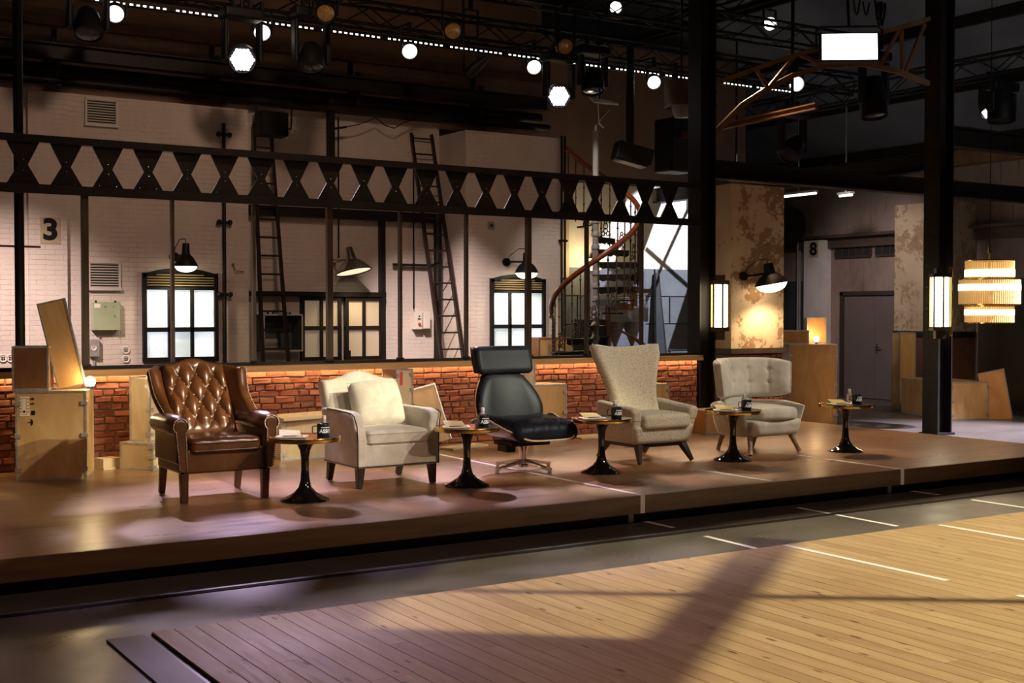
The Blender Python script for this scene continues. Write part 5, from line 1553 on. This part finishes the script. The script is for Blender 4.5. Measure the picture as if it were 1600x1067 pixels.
for k in range(17):
    ph = 65 + k * STP; z = rail_z(ph) - .92
    if tr0 is None:
        tr0 = mk('tread', tread_mesh(), MAT['steel'], sp, ang=0); o = tr0
    else:
        o = tr0.copy(); COL.objects.link(o)
    o.location = (0, 0, z); o.rotation_euler = (0, 0, R(ph))
    if k < 3:
        continue
    for dph in (-7, 5):
        if bal0 is None:
            bm = new_bm(); tube(bm, [(0, 0, -.06), (0, 0, .90)], .0095, 8)
            for zz in (.0, .12, .30, .55, .80): ball(bm, (0, 0, zz), .019, 8, 5)
            bal0 = mk('baluster', bm, MAT['steel_brown'], sp); o = bal0
        else:
            o = bal0.copy(); COL.objects.link(o)
        o.location = (RO * .99 * math.cos(R(ph + dph)), RO * .99 * math.sin(R(ph + dph)), z + dph * .00775)
    if or0 is None:
        bm = new_bm()
        for cx, cz, rr in ((0, .17, .034), (0, .105, .030), (-.038, .06, .026), (.038, .06, .026), (0, .235, .02)):
            tube(bm, [(cx + rr * math.cos(2 * PI * i / 12), 0, cz + rr * 1.25 * math.sin(2 * PI * i / 12)) for i in range(12)], .0085, 6, closed=True)
        or0 = mk('scroll_ornament', bm, MAT['steel_brown'], sp); o = or0
    else:
        o = or0.copy(); COL.objects.link(o)
    o.location = (RO * math.cos(R(ph - 1)), RO * math.sin(R(ph - 1)), z + .02); o.rotation_euler = (0, 0, R(ph + 90))
bm = new_bm()
pts = [(RO * 1.02 * math.cos(R(ph)), RO * 1.02 * math.sin(R(ph)), rail_z(ph)) for ph in range(138, 462, 6)]
tube(bm, pts, .040, 12); lathe(bm, [(0, 0), (.04, .0), (.04, .03), (.025, .05), (.03, .09), (0, .1)], 12, Matrix.Translation((pts[0][0], pts[0][1], pts[0][2] - .08)))
mk('handrail', bm, MAT['redwood'], sp)
# props behind the stair
t = thing('grey_chest', (12.15, 15.95, 0), 'grey cabinet with brown edging behind the spiral stair', 'cabinet')
bm = new_bm(); bx(bm, -.42, .42, -.25, .25, 1.55, 1.78); mk('body', bm, MAT['grey_paint'], t, ang=0)
bm = new_bm(); bx(bm, -.44, .10, -.27, -.25, 1.74, 1.84); bx(bm, -.44, -.36, -.27, -.25, 1.0, 1.84); bx(bm, .06, .18, -.27, -.25, 1.80, 2.06); bx(bm, .06, .44, -.27, -.25, 2.02, 2.08); mk('brown_edging', bm, MAT['rust'], t, ang=0)
for x in (-.12, .22):
    bm = new_bm(); lathe(bm, [(.03, 0), (.03, 1.18), (.17, 1.55), (0, 1.55)], 16, Matrix.Translation((x, -.08, 0))); mk('funnel_leg', bm, MAT['grey_paint'], t)
for k in range(7):
    bm = new_bm(); bx(bm, -.02 + .02 * k, .42, -.24, .2, 1.79 + k * .036, 1.805 + k * .036); mk('shelf_slat', bm, MAT['slat'], t, ang=0)
t = thing('black_case', (11.45, 15.75, 1.10), 'black case standing behind the spiral stair', 'case')
bm = new_bm(); rb(bm, (.40, .3, .26), .02, (0, 0, .36)); mk('body', bm, MAT['black'], t)
bm = new_bm(); bx(bm, -.24, .24, -.17, .17, .20, .225); mk('shelf', bm, MAT['steel'], t, ang=0)
for s in (-1, 1):
    bm = new_bm(); bx(bm, s * .22 - .015, s * .22 + .015, -.15, .15, -1.10, .20); mk('stand', bm, MAT['steel'], t, ang=0)
t = thing('wooden_cabinet', (10.62, 15.68, 0), 'brown wooden drawer cabinet behind the foot of the stair', 'cabinet')
bm = new_bm(); bx(bm, -.32, .32, -.2, .2, 0, 1.32); mk('body', bm, MAT['ply_dark'], t, ang=0)
for k in range(2):
    bm = new_bm(); bx(bm, -.29 + k * .30, -.01 + k * .30, -.215, -.2, 1.0, 1.28); mk('drawer', bm, MAT['ply'], t, ang=0)
t = thing('copper_horn', (12.15, 15.45, 0.0), 'copper red curved horn behind the stair', 'horn')
bm = new_bm(); tube(bm, [(-.45, 0, 1.45), (-.25, 0, 1.38), (0, 0, 1.26), (.2, 0, 1.12), (.3, 0, 1.02), (.3, 0, 0)], [.015, .02, .028, .05, .09, .05], 12); mk('body', bm, MAT['redwood'], t)
t = thing('leaning_slab', (14.15, 17.25, 0), 'dark tapered slab leaning on the blue block wall', 'panel', rot=(R(-5), 0, 0))
bm = new_bm(); prism(bm, [(-.16, 0), (.16, 0), (.03, 2.42), (-.02, 2.42)], -.03, .03); mk('slab', bm, MAT['navy'], t, ang=0)
bm = new_bm(); _add(bm, [(.16, -.035, 0), (.19, -.035, 0), (.05, -.035, 2.42), (.03, -.035, 2.42), (.16, .03, 0), (.19, .03, 0), (.05, .03, 2.42), (.03, .03, 2.42)], [(0, 1, 2, 3), (7, 6, 5, 4), (0, 4, 5, 1), (1, 5, 6, 2), (2, 6, 7, 3), (3, 7, 4, 0)]); mk('edge', bm, MAT['steel_brown'], t, ang=0)
t = thing('globe_wall_lamp', (12.75, 17.40, 2.55), 'cream glowing bowl lamp on the wall behind the stair', 'lamp')
bm = new_bm(); lathe(bm, [(0, -.14), (.09, -.12), (.16, -.03), (.17, .08), (0, .08)], 20); mk('bowl', bm, em('cream_bowl', (1, .80, .42), 1.6), t)
L = bpy.data.lights.new('bowl_glow', 'POINT'); L.energy = 22; L.color = (1, .74, .36); L.shadow_soft_size = .12
lo = bpy.data.objects.new('bowl_glow', L); COL.objects.link(lo); lo.location = (12.5, 17.05, 2.62)
bm = new_bm(); lathe(bm, [(0, .08), (.12, .08), (.04, .22), (0, .22)], 16); bx(bm, -.02, .02, 0, .115, .12, .16); mk('cap', bm, MAT['black'], t)

# ================================================================== LIGHTING RIG
def truss(p, q, w, label, step=.5):
    p = Vector(p); q = Vector(q)
    t = thing('lighting_truss', tuple(p), label, 'truss', 'black lighting trusses')
    d = (q - p); n = max(2, int(d.length / step)); u = d.normalized()
    s = Vector((0, 0, 1)).cross(u).normalized() * (w / 2); h = Vector((0, 0, w / 2))
    cs = [s + h, s - h, -s - h, -s + h]
    for c in cs:
        bm = new_bm(); tube(bm, [c, d + c], .024, 8); mk('chord', bm, MAT['black'], t)
    bm = new_bm()
    for k in range(n):
        a, b = d * (k / n), d * ((k + 1) / n)
        for i in range(4):
            c0, c1 = cs[i], cs[(i + 1) % 4]
            tube(bm, [a + (c0 if k % 2 else c1), b + (c1 if k % 2 else c0)], .010, 5)
    o = mk('lattice', bm, MAT['black'], t); o['kind'] = 'stuff'
truss((-2, 15.3, 5.72), (17.0, 15.3, 5.72), .30, 'rear black lighting truss carrying the lit par cans')
truss((-2, 14.2, 6.05), (15.6, 14.2, 6.05), .30, 'middle black lighting truss in front of the rear one')
truss((1, 11.6, 6.6), (13.0, 11.6, 6.6), .30, 'high black lighting truss above the low brick wall')
truss((15.9, 8.5, 5.35), (15.9, 17.0, 5.35), .30, 'black lighting truss running back over the right bay')
truss((13.4, 9.5, 6.5), (13.4, 17.0, 6.5), .26, 'black lighting truss running back above the soft panel')

def aim(loc, target):
    return (Vector(target) - Vector(loc)).to_track_quat('-Z', 'Y').to_euler()
def par(loc, target, lit, label, r=.105, hang=.35, mat=None, arm=0):
    t = thing('par_can', loc, label, 'stage light', 'par cans on the trusses')
    Mx = Euler(aim(loc, target)).to_matrix().to_4x4()
    bm = new_bm(); lathe(bm, [(r * .45, .30), (r * .6, .26), (r * .8, .16), (r, .10), (r, -.06), (r * .97, -.06), (r * .95, .0)], 24, Mx); lathe(bm, [(0, .30), (r * .45, .30)], 24, Mx); mk('can', bm, MAT['black'], t)
    bm = new_bm(); lathe(bm, [(0, -.028), (r * .5, -.024), (r * .80, -.012)], 24, Mx); mk('lens', bm, mat or (MAT['par_on'] if lit else MAT['amber']), t)
    bm = new_bm(); lathe(bm, [(r * .80, -.010), (r * .96, -.03), (r * .97, -.05)], 24, Mx); mk('reflector_ring', bm, em('lens_ring', (1, .93, .85), .35, (.3, .3, .3)) if lit else MAT['black'], t)
    bm = new_bm(); bx(bm, -r - .03, -r - .018, -.02, .02, -.02, hang - .12); bx(bm, r + .018, r + .03, -.02, .02, -.02, hang - .12); bx(bm, -r - .03, r + .03, -.02, .02, hang - .13, hang - .115); mk('yoke', bm, MAT['black'], t, ang=0)
    bm = new_bm(); bx(bm, -.02, .02, -.03, .03, hang - .12, hang + .02)
    if arm: bx(bm, -.02, .02, .03, arm, hang - .01, hang + .02)
    mk('clamp', bm, MAT['black'], t, ang=0)
nm = ['far left par can lit on the rear truss', 'second lit par can from the left on the rear truss', 'third lit par can from the left on the rear truss', 'fourth lit par can from the left on the rear truss', 'lit par can left of the rusty bell lamp']
for k, (x, tx) in enumerate(((3.94, 3.2), (5.77, 4.7), (7.87, 6.2), (9.89, 7.6), (12.1, 9.2))):
    par((x * .9867, 14.8, 5.203), (tx - 1.5, 7.0, 1.2), True, nm[k], arm=.4)
par((11.36, 15.0, 6.29), (6, 4, 3), True, 'lit par can at the top picture edge above the LED row', .095)
par((14.53, 15.0, 6.44), (7, 4, 3), True, 'lit par can at the top left of the white soft panel', .11)
par((14.84, 14.7, 5.44), (7, 4, 3), True, 'lit par can below and left of the white soft panel', .125)
for k, (x, lb) in enumerate(((6.28, 'unlit amber par can left of three on the middle truss'), (8.08, 'unlit amber par can in the middle of three on the middle truss'), (9.87, 'unlit amber par can right of three on the middle truss'))):
    par((x * .979, 13.88, 5.31), (x - 3.5, 6, 1.5), False, lb, .13, .58, arm=.2)
par((8.6, 14.6, 4.98), (7.2, 16.2, 3.4), False, 'small unlit par can turned to the wall under the rear truss', .085, .95, MAT['black'])

# LED battens under the rear truss
bt0 = None
LBT = ['at the left picture edge', 'right of the far left par can', 'above the left hexagon wash light', 'right of the second par can', 'above the dark moving head', 'left of the third par can', 'right of the third par can', 'above the small unlit par can', 'left of the right hexagon wash light', 'above the spiral stair', 'left of the bell lamp', 'above the bell lamp', 'right of the black column']
for k in range(13):
    x = 3.2 + k * .966
    lb = 'LED batten under the rear truss ' + LBT[k]
    if bt0 is None:
        bt0 = thing('led_batten', (x, 15.14, 5.404), lb, 'LED batten', 'LED battens under the rear truss')
        bm = new_bm(); bx(bm, -.48, .48, -.02, .05, -.02, .045); mk('housing', bm, MAT['black'], bt0, ang=0)
        l0 = None
        for i in range(11):
            if l0 is None:
                bm = new_bm(); bx(bm, -.019, .019, -.024, -.018, -.010, .008); l0 = mk('led_pixel', bm, MAT['led_on'], bt0, ang=0); o = l0
            else:
                o = l0.copy(); COL.objects.link(o)
            o.location = (-.4025 + i * .0805, 0, 0)
    else:
        o = copy_tree(bt0); o.location = (x, 15.14, 5.404); o['label'] = lb

def moving_head(loc, target, label, r=.15, leds=False, L=.34, hang=.45, rod=0):
    t = thing('moving_head', loc, label, 'stage light', 'moving head lights')
    e = aim(loc, target); Mx = Euler(e).to_matrix().to_4x4()
    bm = new_bm(); lathe(bm, [(0, L * .62), (r * .6, L * .6), (r * .85, L * .4), (r, 0), (r, -L * .38), (r * .92, -L * .4), (r * .90, -L * .34), (0, -L * .34)], 24, Mx); mk('head', bm, MAT['black'], t)
    if leds:
        n = 0
        bm = new_bm()
        for q in range(-3, 4):
            for w in range(-3, 4):
                if abs(q + w) <= 3:
                    x = (q + w / 2) * r * .245; y = w * r * .212
                    lathe(bm, [(0, -L * .40), (r * .11, -L * .385), (r * .115, -L * .34)], 8, Mx @ Matrix.Translation((x, y, 0)))
        mk('led_lenses', bm, MAT['hex_on'], t)
    else:
        bm = new_bm(); lathe(bm, [(0, -L * .375), (r * .6, -L * .36), (r * .88, -L * .342)], 20, Mx); mk('lens', bm, pm('dark_lens', (.02, .02, .022), rough=.1), t)
    for s in (-1, 1):
        bm = new_bm(); rb(bm, (.06, .14, hang - .06), .025, (s * (r + .045), 0, (hang - .06) / 2 - .05)); mk('yoke_arm', bm, MAT['black'], t)
    bm = new_bm(); rb(bm, (2 * r + .16, .24, .13), .03, (0, 0, hang - .03)); mk('base', bm, MAT['black'], t)
    for s in (-1, 1):
        bm = new_bm(); bx(bm, s * .10 - .02, s * .10 + .02, -.03, .03, hang + .02, hang + .14); mk('clamp', bm, MAT['black'], t, ang=0)
    if rod:
        bm = new_bm(); tube(bm, [(0, 0, hang), (0, 0, rod)], .025, 8); mk('drop_rod', bm, MAT['black'], t)
moving_head((3.48, 14.4, 4.93), (3.3, 12, 1.0), 'dark moving head at the far left of the rear truss', .16, hang=.5, rod=.98)
moving_head((6.18, 14.4, 4.835), (6.0, 13, 1.0), 'dark moving head hanging between the second and third lit par', .165, hang=.6, rod=1.07)
moving_head((5.29, 14.4, 4.766), (2.6, 7.2, 1.6), 'left wash light with lit hexagon LED face', .17, leds=True, hang=.55, rod=1.14)
moving_head((9.92, 14.4, 4.755), (4.8, 7.0, 1.6), 'right wash light with lit hexagon LED face', .17, leds=True, hang=.55, rod=1.15)
moving_head((10.65, 14.6, 5.02), (10.4, 13.9, 2), 'dark moving head above the spiral stair', .17, hang=.5)
moving_head((14.3, 12.6, 4.80), (14.2, 12.2, 2), 'large dark moving head left of the far column', .20, L=.6, hang=.7)
moving_head((13.0, 12.95, 4.05), (12.4, 12.9, 3.4), 'dark moving head hanging above the plaster pier', .17, hang=.55, rod=4.0)
moving_head((17.3, 12.8, 5.03), (16.4, 11.8, 2.6), 'lit LED moving head above the chandelier', .19, leds=True, hang=.4)
moving_head((15.9, 11.6, 4.70), (15.8, 11.5, 3), 'big dark moving head at the top right', .20, L=.5, hang=.35)
# small white reflector box on the rig
t = thing('white_reflector', (10.62, 14.3, 4.66), 'small white reflector tray under the dark moving head', 'reflector')
bm = new_bm(); _add(bm, [(-.22, -.08, 0), (.22, -.08, 0), (.26, .10, .07), (-.18, .10, .10), (-.22, -.08, .02), (.22, -.08, .02), (.26, .10, .09), (-.18, .10, .12)], [(3, 2, 1, 0), (4, 5, 6, 7), (0, 1, 5, 4), (1, 2, 6, 5), (2, 3, 7, 6), (3, 0, 4, 7)]); mk('tray', bm, MAT['white_plastic'], t, ang=0)
bm = new_bm(); tube(bm, [(.0, .09, .09), (0, .09, 1.3)], .01, 6); mk('hanger', bm, MAT['black'], t)
# soft LED panel
t = thing('soft_panel', (11.82, 10.8, 4.995), 'bright white rectangular soft light panel at the upper right', 'stage light', rot=(R(-14), R(1), R(-40)))
bm = new_bm(); bx(bm, -.37, .37, 0, .08, -.195, .195); mk('housing', bm, MAT['black'], t, ang=0, bevel=.01)
bm = new_bm(); bx(bm, -.335, .335, -.004, 0, -.172, .172); mk('diffuser', bm, MAT['panel_on'], t, ang=0)
bm = new_bm(); tube(bm, [(-.40, .04, -.02), (-.40, .04, .24), (-.35, .04, .29), (.35, .04, .29), (.40, .04, .24), (.40, .04, -.02)], .014, 8); tube(bm, [(0, .04, .29), (.0, .25, 1.35)], .018, 8); mk('yoke', bm, MAT['black'], t)
t = thing('cable_bundle', (12.2, 10.9, 5.25), 'tangle of black cables hanging above the soft panel', 'cables')
rr = random.Random(5)
for k in range(7):
    x0 = rr.uniform(-.1, .45); dz = rr.uniform(.12, .32)
    bm = new_bm(); tube(bm, [(x0 + .05 * math.cos(a), .05 * k / 7, .4 - dz * (1 - (a / 3 - 1) ** 2) * 1.6) if False else (x0 + .12 * (a / 6 - .5), .02 * k, .42 - dz * math.sin(PI * a / 6)) for a in range(7)], .011, 6); mk('cable', bm, MAT['black'], t)
# loudspeakers
t = thing('loudspeaker', (11.28, 14.5, 4.02), 'black loudspeaker tilted on a drop pole beside the stair', 'loudspeaker')
bm = new_bm(); rb(bm, (.52, .30, .28), .03, (0, 0, 0), rot=(0, R(14), R(-20))); mk('cabinet', bm, MAT['black'], t)
bm = new_bm(); tube(bm, [(-.02, 0, .1), (-.02, 0, 1.6)], .06, 10); mk('drop_pole', bm, MAT['black'], t)
bm = new_bm(); rb(bm, (.48, .012, .24), .005, (.0, -.155, 0), rot=(0, R(14), R(-20))); mk('grille', bm, MAT['steel'], t)
t = thing('loudspeaker', (12.45, 14.9, 3.86), 'tall black loudspeaker hanging left of the black column', 'loudspeaker')
bm = new_bm(); rb(bm, (.50, .42, .82), .03, (0, 0, .41)); mk('cabinet', bm, MAT['black'], t)
bm = new_bm(); rb(bm, (.44, .012, .74), .005, (0, -.215, .41)); mk('grille', bm, MAT['steel'], t)
bm = new_bm(); bx(bm, -.03, .03, -.03, .03, .82, 1.7); mk('hanger', bm, MAT['black'], t, ang=0)
# rusty bell lamp
t = thing('bell_lamp', (10.97, 13.0, 4.42), 'rusty brown drum lamp hanging left of the black column', 'lamp')
bm = new_bm(); lathe(bm, [(.20, .05), (.235, .06), (.235, .36), (.22, .40), (0, .40)], 28); lathe(bm, [(.225, .07), (0, .12)], 28); mk('drum', bm, MAT['ochre_steel'], t)
bm = new_bm(); lathe(bm, [(.14, .10), (.12, -.02), (.09, -.08), (0, -.09)], 20); mk('glass', bm, MAT['grey_paint'], t)
bm = new_bm(); tube(bm, [(0, 0, .40), (0, 0, 3.4)], .015, 8); bx(bm, .2, .62, -.02, .02, .30, .34); bx(bm, .2, .62, -.02, .02, .12, .15); mk('hanger', bm, MAT['steel'], t, ang=0)
# lit thin pole above the stair
t = thing('stair_finial', (10.78, 14.70, 4.35), 'thin white lit rod rising from the top of the spiral stair', 'rod')
bm = new_bm(); tube(bm, [(0, 0, 0), (0, 0, .0 + .08)], .020, 8); tube(bm, [(.0, 0, .08), (.06, 0, .12), (.02, 0, .75)], .006, 6); tube(bm, [(.06, 0, .12), (.14, 0, .06)], .012, 6); tube(bm, [(.06, 0, .14), (.26, 0, .34)], .006, 6); mk('rod', bm, MAT['white_plastic'], t)

# ================================================================== ROOF STEEL
def pt(x, y, z):
    return Vector((x, y, z))
arch = thing('arched_truss', (10.52, 12.06, 0), 'rusty arched roof truss between the two black columns', 'truss')
O = Vector((10.52, 12.06, 0))
lower = [(10.70, 12.02, 3.98), (10.73, 12.02, 4.02), (11.1, 11.95, 4.37), (11.48, 11.88, 4.61), (11.87, 11.80, 4.81), (12.36, 11.71, 4.97), (12.97, 11.60, 5.04), (13.49, 11.50, 4.99), (14.04, 11.395, 4.85)]
upper = [(10.70, 12.02, 4.62), (11.63, 11.85, 4.98), (12.36, 11.71, 5.23), (13.17, 11.56, 5.46), (14.04, 11.395, 5.74)]
bm = new_bm()
L2 = [Vector(p) - O for p in lower]
for a, b in zip(L2[:-1], L2[1:]):
    bar(bm, a, b, .05, .07)
mk('lower_chord', bm, MAT['ochre_steel'], arch, ang=0)
bm = new_bm(); U2 = [Vector(p) - O for p in upper]
for a, b in zip(U2[:-1], U2[1:]):
    bar(bm, a, b, .05, .06)
mk('upper_chord', bm, MAT['ochre_steel'], arch, ang=0)
for a, b in (((13.23, 11.55, 5.03), (13.54, 11.49, 5.56)), ((13.57, 11.48, 5.56), (13.6, 11.48, 4.97)), ((13.96, 11.41, 5.66), (13.65, 11.47, 4.98)), ((11.48, 11.88, 4.61), (11.3, 11.91, 4.86)), ((11.48, 11.88, 4.61), (11.9, 11.80, 5.08)), ((12.36, 11.71, 4.97), (11.95, 11.79, 5.09)), ((12.36, 11.71, 4.97), (12.5, 11.69, 5.27))):
    bm = new_bm(); bar(bm, Vector(a) - O, Vector(b) - O, .04, .045); mk('web_bar', bm, MAT['rust'], arch, ang=0)
def beam(p, q, w, h, label, mat='steel', fl=.02):
    t = thing('steel_beam', p, label, 'beam', 'dark steel beams')
    p = Vector(p); d = Vector(q) - p
    for s in (-1, 1):
        bm = new_bm(); z = Vector((0, 0, s * (h / 2 - fl / 2))); bar(bm, z, d + z, w, fl); mk('flange', bm, MAT[mat], t, ang=0)
    bm = new_bm(); bar(bm, (0, 0, 0), d, .02, h - 2 * fl); mk('web', bm, MAT[mat], t, ang=0)
beam((10.66, 12.35, 3.57), (18.9, 12.35, 3.57), .2, .24, 'dark steel beam resting on the plaster pier')
beam((14.22, 11.5, 3.80), (14.22, 19.0, 3.80), .2, .26, 'dark steel beam running back from the far column')
beam((14.38, 11.36, 4.15), (19.0, 11.36, 4.15), .2, .28, 'dark steel beam running right from the far column')
beam((12.4, 11.9, 4.47), (12.4, 15.3, 4.40), .07, .09, 'rusty orange lit bar behind the arched truss', 'rust')
beam((-2, 16.3, 4.98), (11.0, 16.3, 4.98), .16, .20, 'long dark steel beam above the painted wall')
beam((4.0, 10.0, 7.4), (4.0, 17.0, 7.4), .16, .24, 'dark roof beam over the left part of the stage')
beam((10.52, 8.0, 7.2), (10.52, 17.0, 7.2), .16, .24, 'dark roof beam over the black column')
# fluorescent fittings
for (a, b, lb) in (((17.0, 16.32, 3.90), (17.0, 17.2, 3.90), 'lit fluorescent tube under the bay roof right of the pier'), ((17.0, 15.45, 3.80), (17.0, 15.75, 3.80), 'short lit fluorescent fitting further along the bay roof')):
    t = thing('fluorescent_light', a, lb, 'lamp'); d = Vector(b) - Vector(a)
    bm = new_bm(); bar(bm, (0, 0, .04), d + Vector((0, 0, .04)), .12, .04); bar(bm, d * .5 + Vector((0, 0, .05)), d * .5 + Vector((0, 0, 5.90 - a[2])), .02); mk('housing', bm, MAT['grey_paint'], t, ang=0)
    bm = new_bm(); tube(bm, [(0, 0, 0), d], .02, 8); mk('tube', bm, MAT['fluor_on'], t)
t = thing('air_duct', (18.5, 18.6, 3.5), 'dark rounded air duct under the bay roof by the navy wall', 'duct')
bm = new_bm(); tube(bm, [(0, -.2, .0), (0, .6, .05), (0, 3, .05)], .36, 20); mk('duct', bm, MAT['steel'], t)
pipe(18.9, 18.62, .022, .1, 3.2, 'pair of pale pipes on the navy wall by the number 8', (), True, 'grey_paint')

# added unseen flags and bars under the floor spot, shaping its pool
fl = thing('light_flag', (0, 0, 0), 'added unseen black flag and shadow bars under the roof spot in front of the stage', 'flag')
LP = Vector((12.2, .4, 7.6)); ZB = 4.0
def proj(x, y):
    k = (LP.z - ZB) / LP.z
    return (LP.x + (x - LP.x) * k, LP.y + (y - LP.y) * k, ZB)
for (a, b, w) in (((3.3, 6.75), (7.2, 3.75), .05), ((3.0, 4.05), (6.6, 6.75), .16)):
    bm = new_bm(); bar(bm, proj(*a), proj(*b), w, .03); mk('shadow_bar', bm, MAT['steel'], fl, ang=0)
bm = new_bm(); pp = [proj(*p) for p in ((4.6, 7.8), (3.3, 6.55), (2.82, 5.97), (3.93, 4.97), (3.5, 4.3), (4.4, 3.0), (0, 2), (0, 7.8))]; n = len(pp)
_add(bm, pp + [(x, y, z + .01) for x, y, z in pp], [tuple(range(n)), tuple(range(2 * n - 1, n - 1, -1))] + [(i, (i + 1) % n, n + (i + 1) % n, n + i) for i in range(n)])
mk('flag_panel', bm, MAT['black'], fl, ang=0)
bm = new_bm(); pp = [proj(*p) for p in ((1.0, 7.35), (11.5, 7.35), (11.5, 10.5), (1.0, 10.5))]; n = 4
_add(bm, pp + [(x, y, z + .01) for x, y, z in pp], [(0, 1, 2, 3), (7, 6, 5, 4)] + [(i, (i + 1) % n, n + (i + 1) % n, n + i) for i in range(n)])
mk('flag_panel', bm, MAT['black'], fl, ang=0)

# added shadow-casting rods and a drape between the pier and the far wall
cb = thing('shadow_rods', (14.7, 16.3, 3.5), 'added unseen dark shadow rods with a drape before the blue wall', 'light blocker')
for a, b in (((-.45, -.64), (.31, .68)), ((-.36, .18), (.42, -.34))):
    bm = new_bm(); bar(bm, (a[0], 0, a[1]), (b[0], 0, b[1]), .04, .03, up=(0, 1, 0)); mk('rod', bm, MAT['ink'], cb, ang=0)
bm = new_bm(); bar(bm, (.31, 0, .68), (.31, 0, 3.0), .025); mk('hanger', bm, MAT['ink'], cb, ang=0)
bm = new_bm(); prism(bm, [(.42, -.07), (0, -1.09), (.9, -1.09), (.9, -.07)], -.006, .006); mk('blocker', bm, MAT['ink'], cb, ang=0)
